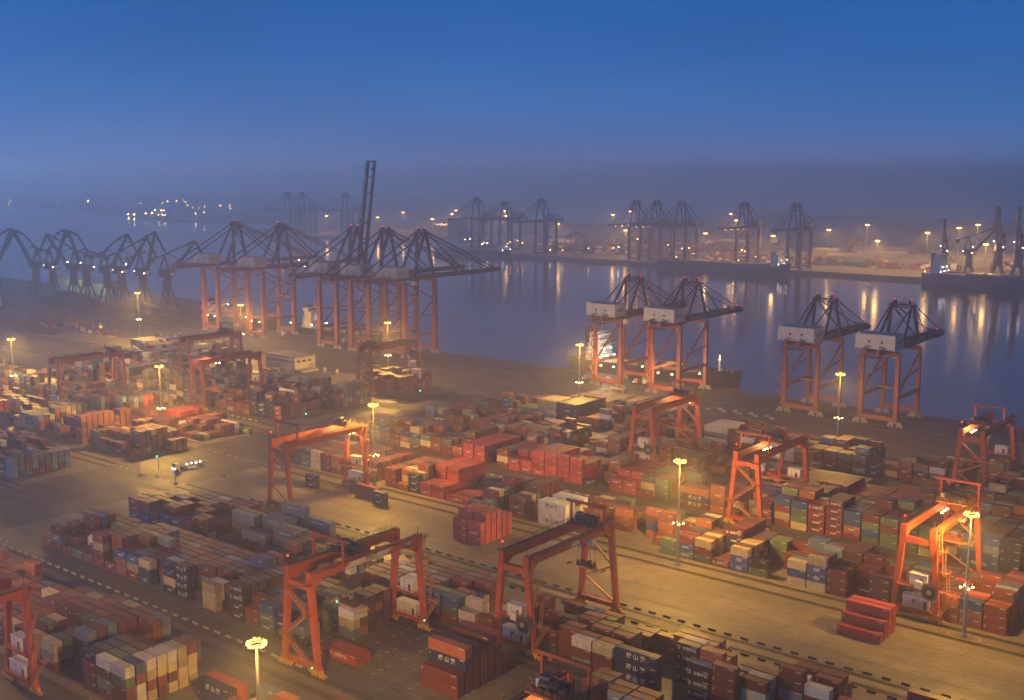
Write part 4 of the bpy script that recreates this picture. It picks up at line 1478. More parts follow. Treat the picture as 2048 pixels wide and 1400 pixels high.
yard_crane(-212.5, 1, 'orange gantry crane numbered 043 with zigzag stairs down its near legs', stairs='near', goal=-9.5, trolley=-2.5, house='far', spread_z=12.2, number='043')
yard_crane(-177.5, 2, 'dark orange gantry crane with spoked cable reel and lettered white cabin on near legs', paint='crane', stairs=None, goal=13.5, trolley=13.0, house='near', reel='near', brace='far', spread_z=14.5, sign=True)
yard_crane(-103.5, 4, 'bright orange gantry crane with big spoked reel beside the tall right-hand light mast', stairs=None, goal=15.0, trolley=11.0, house='near', reel='near', brace='far', spread_z=15.0, sign=True, lit=900)
yard_crane(-325.5, 3, 'floodlit orange gantry crane with glowing trolley, left of the central light mast', stairs=None, goal=-15.0, trolley=13.5, house='far', brace='near', spread_z=11.0, lit=9000)
yard_crane(-181.0, 5, 'orange gantry crane with stairs and lit girder between the right-hand light masts', stairs='near', goal=-13.5, trolley=2.5, house='far', brace=None, spread_z=13.0, lit=4500)
yard_crane(-253.0, 6, 'orange gantry crane with round cable reel in front of the moored ship', paint='crane', stairs=None, goal=15.5, trolley=12.0, house='near', reel='near', brace='far', spread_z=12.0, lit=4000)
yard_crane(-130.5, 7, 'gantry crane with glowing trolley underside at the right edge before the water', stairs=None, goal=2.0, trolley=-8.0, house='far', brace='near', spread_z=12.0, lit=6000)
yard_crane(-121.0, 0, 'dark red gantry crane cut off by the bottom edge of the picture', stairs=None, goal=13.0, trolley=9.5, house=None, brace='both', spread_z=14.0, lit=1200)
RAILS.append((89.5, 128.0))
yard_crane(-259.0, 8, 'glowing red-orange gantry crane cut off by the left edge, bottom corner', stairs=None, goal=-10.0, trolley=-4.0, house='far', brace=None, spread_z=14.0, lit=8000)
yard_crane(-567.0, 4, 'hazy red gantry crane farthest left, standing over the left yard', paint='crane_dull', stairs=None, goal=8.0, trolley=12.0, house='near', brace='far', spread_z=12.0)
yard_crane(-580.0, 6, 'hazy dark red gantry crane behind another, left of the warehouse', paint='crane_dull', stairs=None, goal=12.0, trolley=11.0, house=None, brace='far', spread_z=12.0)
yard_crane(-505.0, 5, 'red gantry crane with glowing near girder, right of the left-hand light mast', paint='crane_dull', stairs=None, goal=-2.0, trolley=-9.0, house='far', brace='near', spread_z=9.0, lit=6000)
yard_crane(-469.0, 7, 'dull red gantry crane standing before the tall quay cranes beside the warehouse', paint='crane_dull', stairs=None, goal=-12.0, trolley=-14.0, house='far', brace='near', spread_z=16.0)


# ------------------------------------------------------------------ ship-to-shore cranes
def quay_crane(u, v, label, deck=54.0, apex=87.0, reach=76.0, back=30.0, raised=False, flip=False, paint='crane_dull', upper='crane_dark', lit=False, sp=(14, 30.0), group='tall ship-to-shore cranes along the quay', flood=0):
    c = empty('quay_crane', (u, v, 0), label, 'quay crane', group, math.pi if flip else 0.0)
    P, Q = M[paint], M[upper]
    TH = (1.75 if flip else 1.6) if deck > 45 else 1.05
    TU = 1.6 if deck > 45 else 1.15
    AW = 4.2 if deck > 45 else 5.6
    W, G = 9.0, 15.0       # half leg spacing, half gauge (landside -G, waterside +G)
    top = deck - 2.6
    for sy in (-1, 1):
        for sx in (-1, 1):
            b = MB()
            b.beam((sx * W, sy * G, 2.4), (sx * W, sy * G, top), 2.1 * TH, 1.9 * TH, 1.8 * TH, 1.7 * TH)
            b.build('leg', P, c)
            b = MB()
            for k in (-3.4, -1.2, 1.2, 3.4):
                b.tube((sx * W + k, sy * G - 0.3, 0.6), (sx * W + k, sy * G + 0.3, 0.6), 0.5, 8)
            for k in (-2.3, 2.3):
                b.box(sx * W + k, sy * G, 0.7, 3.6, 0.9, 0.8)
                b.beam((sx * W + k - 1.4, sy * G, 1.4), (sx * W + k, sy * G, 2.2), 0.9, 0.7)
                b.beam((sx * W + k + 1.4, sy * G, 1.4), (sx * W + k, sy * G, 2.2), 0.9, 0.7)
            b.box(sx * W, sy * G, 2.0, 6.2, 1.1, 0.8)
            b.build('bogie', M['galv'], c)
        b = MB()
        b.box(0, sy * G, 3.0, 2 * W - 1.8, 1.5, 2.2)
        b.rail((-W + 1, sy * G - 0.9, 5.3), (W - 1, sy * G - 0.9, 5.3), 1.1, 2.0)
        b.build('sill_beam', P, c)
        b = MB()
        b.box(0, sy * G, top - 0.3, 2 * W + 1.6, 1.5, 2.0)
        b.build('portal_beam', P, c)
    zp = 14.0
    for sx in (-1, 1):
        b = MB()
        b.box(sx * W, 0, zp, 1.2, 2 * G - 1.7, 1.7)
        b.build('tie_beam', P, c)
        b = MB()
        if deck > 45:
            zm = zp + (top - zp) * 0.42
            b.beam((sx * W, -G + 0.9, zp + 2.0), (sx * W, G - 0.9, zm + 9), 0.8, 0.8)
            b.beam((sx * W, -G + 0.9, zm - 2), (sx * W, G - 0.9, zm - 2), 0.7, 0.7)
            b.beam((sx * W, G - 0.9, zm + 9), (sx * W, -G + 2, top), 0.8, 0.8)
        else:
            b.beam((sx * W, -G + 0.9, zp + 1.6), (sx * W, G - 0.9, top - 1.5), 0.8, 0.8)
            b.beam((sx * W, G - 0.9, zp + 12), (sx * W, -G + 6, zp + 9), 0.6, 0.6)
        b.build('brace', P, c)
    # girders (landside part) and boom
    gx = 3.4
    for sx in (-1, 1):
        b = MB()
        b.box(sx * gx, (G + 3 - G - back) / 2, deck - 1.2, 1.4, G + 3 + G + back, 2.7)
        b.build('main_girder', P, c)
    b = MB()
    for y in (-G - back + 0.8, -G - back * 0.5, -G, 0, G):
        b.box(0, y, deck - 0.9, 2 * gx - 1.2, 0.9, 1.2)
    for sx in (-1, 1):
        b.box(sx * 5.0, (3 - back) / 2, deck - 0.6, 1.1, 2 * G + back + 3, 0.12)
        b.rail((sx * 5.5, -G - back, deck - 0.5), (sx * 5.5, G + 3, deck - 0.5), 1.1, 3.0, 0.09)
    for k in range(12):
        b.box(-3.2 + (k % 2) * 6.4, -G - 3 - back * 0.06 * k, deck - 4.0 - (k % 3) * 0.5, 0.12, 0.12, 2.6 + (k % 3) * 0.5)
    b.box(0, -G - back + 1.5, deck - 2.6, 10.5, 3.2, 0.3)
    b.rail((-5.2, -G - back, deck - 2.3), (5.2, -G - back, deck - 2.3), 1.1, 1.5, 0.09)
    b.build('girder_walkway', Q, c)
    hy, hz = G + 3.2, deck
    L = reach - 3.2
    bm = MB()
    for sx in (-1, 1):
        n = 8
        bm.beam((sx * gx, 0, 0), (sx * gx, L, 0), 1.3, 2.7, 1.2, 2.0)
        for k in range(n):
            bm.box(sx * (gx + 1.3), L * (k + 0.5) / n, 0.2, 0.9, L / n, 0.1)
    for k in range(8):
        y = 1.0 + (L - 1.6) * k / 7
        bm.box(0, y, -0.5, 2 * gx - 1.1, 0.7, 1.0)
    for sx in (-1, 1):
        bm.rail((sx * 5.1, 0.5, 0.3), (sx * 5.1, L, 0.3), 1.1, 4.0, 0.1)
    bm.box(0, L - 0.6, 0.8, 6.5, 1.0, 1.2)
    for k in (0.45, 0.92):
        bm.box(-gx, L * k, 1.0, 0.6, 1.4, 1.8)
        bm.box(gx, L * k, 1.0, 0.6, 1.4, 1.8)
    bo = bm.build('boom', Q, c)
    bo.location = (0, hy, hz - 0.2)
    ang = R(81) if raised else 0.0
    bo.rotation_euler[0] = ang

    def bp(k, dz=1.2, sx=1):
        y, z = L * k, dz
        return (sx * gx, hy + y * math.cos(ang) - z * math.sin(ang), hz - 0.2 + y * math.sin(ang) + z * math.cos(ang))
    # apex tower
    ay = G - 3.0
    b = MB()
    for sx in (-1, 1):
        b.beam((sx * 8.4, G, deck + 0.4), (sx * AW, ay, apex - 2.0), 1.2 * TU, 1.2 * TU, TU, TU)
        b.beam((sx * 7.0, -4.0, deck + 0.4), (sx * (AW - 0.6), ay - 1.2, apex - 2.0), TU, TU, 0.8 * TU, 0.8 * TU)
        b.beam((sx * 7.4, G - 0.5, deck + (apex - deck) * 0.2), (-sx * AW * 0.8, ay, apex - 4), 0.35, 0.35)
    b.box(0, ay, deck + (apex - deck) * 0.84, 2 * AW + 0.6, 0.6, 0.6)
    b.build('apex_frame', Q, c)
    b = MB()
    b.box(0, ay, apex - 2.2, 2 * AW + 2.4, 4.2, 0.6)
    for sx in (-1, 1):
        b.tube((sx * AW * 0.7 - 0.6, ay, apex - 0.7), (sx * AW * 0.7 + 0.6, ay, apex - 0.7), 1.3, 12)
        b.rail((-AW - 1.1, ay + sx * 2.0, apex - 1.7), (AW + 1.1, ay + sx * 2.0, apex - 1.7), 1.1, 1.4, 0.1)
    b.box(0.4, ay, apex - 1.7, 0.2, 0.2, 3.4)
    b.box(0.9, ay, apex + 1.5, 1.2, 0.2, 0.2)
    b.build('apex_platform', Q, c)
    for sx in (-1, 1):
        b = MB()
        b.tube((sx * AW, ay, apex - 1.2), (sx * 4.9, -G - back + 2.0, deck + 0.8), 0.32 * TU, 6)
        if not raised:
            for k in (0.45, 0.92):
                b.tube((sx * AW, ay, apex - 1.2), bp(k, 1.6, sx), 0.28 * TU, 6)
            for k in (0.3, 0.7):
                b.tube((sx * 1.0, ay, apex - 0.6), bp(k + 0.2, 2.0, sx * 0.3), 0.09, 4)
        else:
            b.tube((sx * AW, ay, apex - 1.2), bp(0.45, 1.6, sx), 0.26, 6)
        b.build('stay', Q, c)
    # stairs winding up one landside leg
    b = MB()
    z = 4.0
    k = 0
    while z < top - 3.5:
        s = 1 if k % 2 == 0 else -1
        b.beam((-W - 1.3 - 1.0 * s, -G - 1.4, z), (-W - 1.3 + 1.0 * s, -G - 1.4, z + 3.2), 0.8, 0.2)
        b.box(-W - 1.3 + 1.4 * s, -G - 1.2, z + 3.2, 1.6, 1.8, 0.12)
        b.rail((-W - 1.3 + 2.1 * s, -G - 2.0, z + 3.3), (-W - 1.3 + 2.1 * s, -G - 0.4, z + 3.3), 1.0, 0.8, 0.08)
        z += 3.6
        k += 1
    b.build('leg_stair', M['stair'], c)
    # machinery house
    b = MB()
    hw, hl, hh = (20.0, 11.5, 6.9)
    y0 = -G + 3.0
    yc = -G - 2.5
    b.box(0, yc, deck + 1.5, hw, hl, hh)
    b.box(0, yc, deck + 1.2, hw + 1.6, hl + 1.6, 0.25)
    hs = b.build('machinery_house', M['housing' if deck > 45 else 'housing_pale'], c)
    b = MB()
    for k in (-3.0, 3.4):
        b.box(k, yc - hl / 2 - 0.03, deck + 4.2, 1.1, 0.1, 1.3)
        b.box(k - 0.2, yc - hl / 2 - 0.03, deck + 2.0, 1.9, 0.1, 0.8)
    b.build('window', M['glass'], hs)
    b = MB()
    b.box(0, yc, deck + 8.42, hw + 0.4, hl + 0.4, 0.2)
    b.box(-hw / 2 + 1.5, yc - hl / 2 + 1.5, deck + 8.6, 1.6, 1.6, 0.8)
    b.build('roof', M['galv'], hs)
    lettering('\u5510\u5c71\u6e2f', 2.2, M['ink'], hs, (hw / 2 + 0.06, yc, deck + 4.8), R(90))
    # trolley, cab, ropes, spreader
    ty, sz = sp
    b = MB()
    b.box(0, ty, deck - 2.0, 7.4, 6.0, 0.7)
    t = b.build('trolley', Q, c)
    b = MB()
    b.box(3.6, ty - 3.6, deck - 5.2, 2.4, 2.8, 2.8)
    b.build('operator_cab', M['white'], t)
    b = MB()
    for sx in (-2, 2):
        for q in (-1, 1):
            b.tube((sx * 1.2, ty + q, deck - 2), (sx, ty + q * 0.8, sz + 1.8), 0.05, 4, caps=False)
    b.build('hoist_rope', M['steel'], c)
    b = MB()
    b.box(0, ty, sz, 11.6, 1.4, 0.5)
    for sx in (-1, 1):
        b.box(sx * 5.9, ty, sz - 0.1, 0.4, 2.4, 0.6)
    s = b.build('spreader', M['yellow'], c)
    b = MB()
    b.box(0, ty, sz + 0.5, 7.2, 2.2, 1.0)
    for sx in (-2, 2):
        b.tube((sx, ty - 1, sz + 1.7), (sx, ty + 1, sz + 1.7), 0.5, 8)
    b.build('headblock', M['steel'], s)
    for sx in (-1, 1):
        b = MB()
        b.ball((sx * AW * 0.8, ay, apex + 1.0), 0.28 if apex < 70 else 0.38)
        b.tube((sx * AW * 0.8, ay, apex - 1.7), (sx * AW * 0.8, ay, apex + 0.5), 0.1, 5)
        b.build('beacon', M['redlamp'], c)
    if not raised:
        b = MB()
        b.ball(bp(1.0, 2.2, 0), 0.35)
        b.build('beacon', M['redlamp'], c)
    if lit:
        for k in range(7):
            b = MB()
            x, y, z = bp(0.04 + k * 0.14, -0.9, 1 if k % 2 else -1)
            b.box(x, y, z - 0.6, 0.8, 0.8, 0.4)
            b.build('floodlight', M['warmflood'], c)
        lamp('boom_lamp', (0, hy + L * 0.25, deck - 3.2), 9000, (1.0, 0.42, 0.15), 0.6, c)
        lamp('boom_lamp', (0, hy + L * 0.7, deck - 3.2), 9000, (1.0, 0.42, 0.15), 0.6, c)
    if flood:
        for x, y in ((-4, -G - 1.2), (5, -G - 1.2), (6, G - 1.2)):
            b = MB()
            b.box(x, y, 12.6 if y < 0 else 9.0, 0.9, 0.5, 0.5)
            b.build('floodlight', M['warmflood'], c)
        lamp('leg_lamp', (0, -G - 2.5, 12.0), flood, (1.0, 0.55, 0.2), 0.5, c)
        lamp('leg_lamp', (0, 2, 14.0), flood, (1.0, 0.55, 0.2), 0.5, c)
    return c


VQ = 563.0
AP = VQ + 12.0
NA = dict(deck=54, apex=87, reach=78, back=34)
quay_crane(along(472, AP, 87), VQ, 'tall quay crane farthest left of the five, boom lit by floodlights', lit=True, flood=9000, **NA)
quay_crane(along(562, AP, 87), VQ, 'tall quay crane second from left, orange floodlights glowing along its lowered boom', lit=True, flood=9000, **NA)
quay_crane(along(708, AP, 87), VQ, 'tall quay crane with its dark boom raised upright against the sky', raised=True, **dict(NA, reach=85))
quay_crane(along(772, AP, 87), VQ, 'tall quay crane with lowered boom just right of the raised boom', **NA)
quay_crane(along(843, AP, 87), VQ, 'tall quay crane nearest in its row, long boom reaching right over the water', sp=(4, 40), **NA)
NM = dict(deck=42, apex=64.5, reach=54, back=13)
NR = dict(deck=38.5, apex=60.5, reach=52, back=13)
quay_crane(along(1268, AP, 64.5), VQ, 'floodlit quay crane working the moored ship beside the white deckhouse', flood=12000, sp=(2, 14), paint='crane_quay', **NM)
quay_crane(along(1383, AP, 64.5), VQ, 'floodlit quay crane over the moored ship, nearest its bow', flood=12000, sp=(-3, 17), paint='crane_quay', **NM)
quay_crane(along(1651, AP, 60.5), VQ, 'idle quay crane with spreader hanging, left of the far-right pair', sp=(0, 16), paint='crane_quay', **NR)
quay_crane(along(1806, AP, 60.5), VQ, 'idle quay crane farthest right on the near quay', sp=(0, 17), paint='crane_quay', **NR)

VF = 1402.0
FG = 'hazy ship-to-shore cranes across the harbour'
for px, v, lab, kw in [(963, VF + 20, 'hazy quay crane across the harbour, leftmost of the left trio', {}), (1020, VF + 20, 'hazy quay crane across the harbour, shorter one in the left trio', dict(apex=82)), (1092, VF, 'hazy quay crane across the harbour, tallest at right of the left trio', {}),
                       (1281, VF, 'hazy quay crane across the harbour, leftmost of the middle trio', dict(lit=True)), (1322, VF, 'hazy quay crane across the harbour, centre of the middle trio', dict(lit=True)), (1372, VF, 'hazy quay crane across the harbour, right of the middle trio', dict(flood=8000)),
                       (1497, VF, 'hazy quay crane across the harbour standing alone with lit boom', dict(lit=True, flood=8000)), (1600, VF, 'hazy quay crane across the harbour with blocky blue machinery house', dict(apex=88)),
                       (585, 1560, 'faint quay crane far left across the water, nearly lost in haze', {}), (614, 1575, 'faint quay crane behind another, lost in haze across the water', {}), (700, 1590, 'faint quay crane behind the raised boom, lost in haze', {})]:
    a = dict(deck=54, apex=88, reach=62, back=26)
    a.update(kw)
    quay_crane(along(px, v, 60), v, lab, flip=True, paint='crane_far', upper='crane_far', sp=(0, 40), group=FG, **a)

# ------------------------------------------------------------------ light masts
def mast(u, v, label, power, detail=True, h=36.0, rung=True):
    c = empty('light_mast', (u, v, 0), label, 'light mast', 'high light masts in the yard')
    b = MB()
    b.tube((0, 0, 0.9), (0, 0, h - 1.6), 0.55, 14, 0.24)
    b.tube((0, 0, 0.0), (0, 0, 0.9), 0.95, 14, 0.85)
    b.build('mast_pole', M['galv'], c)
    b = MB()
    n = 16
    for rr, zz in ((1.5, 0.0), (0.95, 0.3)):
        for k in range(n):
            t0, t1 = 2 * math.pi * k / n, 2 * math.pi * (k + 1) / n
            b.beam((rr * math.cos(t0), rr * math.sin(t0), h - 1.5 + zz), (rr * math.cos(t1), rr * math.sin(t1), h - 1.5 + zz), 0.12, 0.18)
    for k in range(6):
        t = 2 * math.pi * k / 6
        b.beam((0, 0, h - 1.4), (1.5 * math.cos(t), 1.5 * math.sin(t), h - 1.4), 0.12, 0.15)
        b.tube((1.2 * math.cos(t), 1.2 * math.sin(t), h - 1.4), (1.2 * math.cos(t), 1.2 * math.sin(t), h - 0.2), 0.05, 5)
    b.build('head_ring', M['steel'], c)
    n = 12 if detail else 6
    for k in range(n):
        t = 2 * math.pi * k / n
        b = MB()
        dx, dy = math.cos(t), math.sin(t)
        rr = 1.55
        t += 0.1 * math.sin(k * 5.1)
        dx, dy = math.cos(t), math.sin(t)
        z = h - 2.0 + 0.12 * (k % 3)
        w = 0.26 if detail else 0.5
        b.hexa([(rr * dx - w * dy - 0.2 * dx, rr * dy + w * dx - 0.2 * dy, z), (rr * dx + w * dy - 0.2 * dx, rr * dy - w * dx - 0.2 * dy, z), (rr * dx + w * dy + 0.5 * dx, rr * dy - w * dx + 0.5 * dy, z + 0.25), (rr * dx - w * dy + 0.5 * dx, rr * dy + w * dx + 0.5 * dy, z + 0.25)][::-1],
               [(rr * dx - w * dy - 0.3 * dx, rr * dy + w * dx - 0.3 * dy, z + 0.5), (rr * dx + w * dy - 0.3 * dx, rr * dy - w * dx - 0.3 * dy, z + 0.5), (rr * dx + w * dy + 0.4 * dx, rr * dy - w * dx + 0.4 * dy, z + 0.8), (rr * dx - w * dy + 0.4 * dx, rr * dy + w * dx + 0.4 * dy, z + 0.8)][::-1])
        b.build('lamp_head', M['sodium'], c)
    if rung:
        b = MB()
        for k in range(4):
            t = 0.6 + math.pi / 2 * k
            b.beam((0, 0, 13.6), (1.5 * math.cos(t), 1.5 * math.sin(t), 14.2), 0.1, 0.1)
        b.build('lamp_arm', M['galv'], c)
        b = MB()
        for k in range(4):
            t = 0.6 + math.pi / 2 * k
            b.box(1.6 * math.cos(t), 1.6 * math.sin(t), 14.0, 0.5, 0.5, 0.3)
        b.build('small_lamp', M['warmflood'], c)
    lamp('mast_lamp', (0, 0, h - 3.2), power, SODIUM, 1.2, c, spread=True)
    return c


MP = MAST_P
mast(-170.2, 131.0, 'tall light mast glowing at the bottom edge beside the flat container roofs', MP * 0.9)
mast(-178.8, 305.8, 'tall glowing light mast at the rim of the bare concrete, centre right', MP * 1.15)
mast(-319.0, 306.5, 'tall glowing light mast right of the floodlit crane', MP * 1.1)
mast(-88.6, 305.6, 'tall glowing light mast farthest right, beside the crane with the spoked reel', MP * 0.8)
mast(-464.0, 306.2, 'hazy light mast in the left yard beside the glowing crane', MP * 1.5, False)
mast(-605.0, 306.5, 'hazy light mast at the left edge of the picture', MP * 1.5, False)
mast(-348.5, 488.0, 'slim light mast left of the moored ship', MP * 1.2, False)
mast(-203.5, 490.0, 'slim light mast between the two idle quay cranes', MP * 0.6, False)
mast(-493.7, 488.0, 'hazy light mast in front of the tall quay cranes', MP * 1.2, False)
mast(-640.5, 490.0, 'hazy light mast beside the two farthest tall quay cranes', MP * 1.4, False)
mast(-768.0, 491.0, 'hazy light mast farthest left beside the luffing cranes', MP * 1.4, False)
mast(-316.0, 131.0, 'light mast just beyond the left edge, by the glowing crane', MP * 0.35, False)

# ------------------------------------------------------------------ level-luffing portal cranes
def luffing_crane(u, v, label, ang=60.0, rz=0.0, mat='crane_far', s=1.0, lit=True, group='level-luffing cranes on the old quay', red=False):
    c = empty('luffing_crane', (u, v, 0), label, 'portal crane', group)
    c.scale = (s, s, s)
    P = M['crane_dull'] if red else M[mat]
    b = MB()
    for sx in (-1, 1):
        for sy in (-1, 1):
            b.beam((sx * 5, sy * 5, 0.5), (sx * 2.2, sy * 2.2, 13), 1.2, 1.2)
            b.box(sx * 5, sy * 5, 0, 4.5, 1.2, 1.2)
    b.tube((0, 0, 12), (0, 0, 24), 3.6, 14, 3.0)
    b.build('portal', P, c)
    t = MB()
    t.box(0, 0, 24, 6.5, 11, 0.8)
    t.box(0, -1.5, 24.8, 5.8, 8.0, 5.0)
    tr = t.build('slewing_house', P, c)
    tr.rotation_euler[2] = rz
    m = MB()
    m.box(1.8, 4.6, 24.8, 2.0, 2.2, 2.6)
    m.build('operator_cab', M['white'], tr)
    a = R(ang)
    foot = (0, 3.0, 26)
    L = 32.0
    tip = (0, 3.0 + L * math.cos(a), 26 + L * math.sin(a))
    m = MB()
    for sx in (-1, 1):
        m.beam((sx * 1.6, foot[1], foot[2]), (sx * 0.6, tip[1], tip[2]), 1.2, 2.8, 0.9, 1.5)
    for k in range(7):
        q = (k + 0.5) / 7
        m.box(0, foot[1] + (tip[1] - foot[1]) * q, foot[2] + (tip[2] - foot[2]) * q, 2.4 - q, 0.4, 0.4)
    m.build('jib', P, tr)
    back = (0, tip[1] - 7.5, tip[2] - 3.0)
    beak = (0, tip[1] + 7.5, tip[2] - 15.0)
    m = MB()
    for sx in (-1, 1):
        m.beam((sx * 0.6, back[1], back[2]), (sx * 0.6, tip[1], tip[2] + 0.6), 0.9, 1.5)
        m.beam((sx * 0.6, tip[1], tip[2] + 0.6), (sx * 0.4, beak[1], beak[2]), 0.9, 1.8, 0.7, 1.0)
        m.beam((sx * 0.5, back[1], back[2]), (sx * 0.4, tip[1] + 2.5, tip[2] - 6), 0.35, 0.35)
    m.build('fly_jib', P, tr)
    top = (0, -1.5, 41)
    m = MB()
    for sx in (-1, 1):
        m.beam((sx * 2.2, 1.5, 29.5), (sx * 0.9, top[1], top[2]), 0.7, 0.7)
        m.beam((sx * 2.2, -5.0, 29.5), (sx * 0.9, top[1], top[2]), 0.7, 0.7)
    m.build('tower_frame', P, tr)
    m = MB()
    m.beam(top, back, 1.1, 1.1)
    m.beam((0, top[1] - 9, top[2] - 3.0), (0, top[1] + 4, top[2] + 1.2), 1.2, 1.2)
    m.box(0, top[1] - 9.5, top[2] - 6.0, 3.6, 3.0, 3.6)
    m.beam((0, top[1] + 4, top[2] + 1.0), (0, foot[1] + (tip[1] - foot[1]) * 0.4, foot[2] + (tip[2] - foot[2]) * 0.4), 0.5, 0.5)
    m.build('counterweight', P, tr)
    m = MB()
    for sx in (-0.3, 0.3):
        m.tube((sx, beak[1], beak[2]), (sx, beak[1], 12), 0.07, 4)
    m.build('hoist_rope', M['steel'], tr)
    if lit:
        for x, y, z in ((3.3, 2, 25.5), (-3.3, 3, 31), (2, -5.6, 27)):
            m = MB()
            m.box(x, y, z, 0.7, 0.7, 0.5)
            m.build('work_lamp', M['warmflood'] if x > 2.5 else M['coolwhite'], tr)
    return c


def ground(px, py):
    """point of the ground that shows at a pixel of the photo"""
    x, y = (px - 1024) / FPX, -(py - 700) / FPX
    cp, sp_ = math.cos(PITCH), math.sin(PITCH)
    t = -CAM_H / (-sp_ + y * cp)
    f = cp + y * sp_
    return t * (RT[0] * x + FW[0] * f), t * (RT[1] * x + FW[1] * f)


LFT, RGT = 2.25, -0.89
for px, ang, rz, lab in [(-6, 66, RGT, 'dark luffing crane cut by the left edge'), (75, 66, LFT, 'dark luffing crane second from the left edge, jib leaning left'), (108, 72, RGT, 'dark luffing crane with steep jib, third from the left edge'), (150, 58, LFT, 'dark luffing crane before the green-lit shed, jib leaning left'),
                         (176, 72, LFT, 'dark luffing crane by the green-lit shed, orange lamps on its house'), (217, 62, RGT, 'dark luffing crane in the middle of its row, jib leaning right'), (246, 55, RGT, 'dark luffing crane right of the row middle, jib leaning right'), (289, 76, RGT, 'dark luffing crane second from the right of its row, jib steep'), (337, 52, RGT, 'dark luffing crane nearest the tall quay cranes, jib low')]:
    gx_, gy_ = ground(px, 592 + (px - 75) * 0.09)
    luffing_crane(gx_, gy_, lab, ang, rz, mat='crane_black', s=1.22, lit=px in (108, 150, 176, 246, 289))
for px, v, ang, rz, lab, red in [(1888, VF - 14, 70, 0.4, 'hazy luffing crane on the far right quay behind the ship bridge', False), (1938, VF - 10, 50, -1.2, 'hazy luffing crane on the far right quay with folded jib', False), (1996, VF - 12, 74, 0.5, 'tallest hazy luffing crane on the far right quay, reddish legs', True), (2036, VF - 12, 74, 0.4, 'hazy luffing crane at the far right edge', True)]:
    luffing_crane(along(px, v, 25), v, lab, ang, rz, mat='crane_black', s=1.25 if px < 1990 else 1.5, group='hazy luffing cranes on the far quay', red=red)

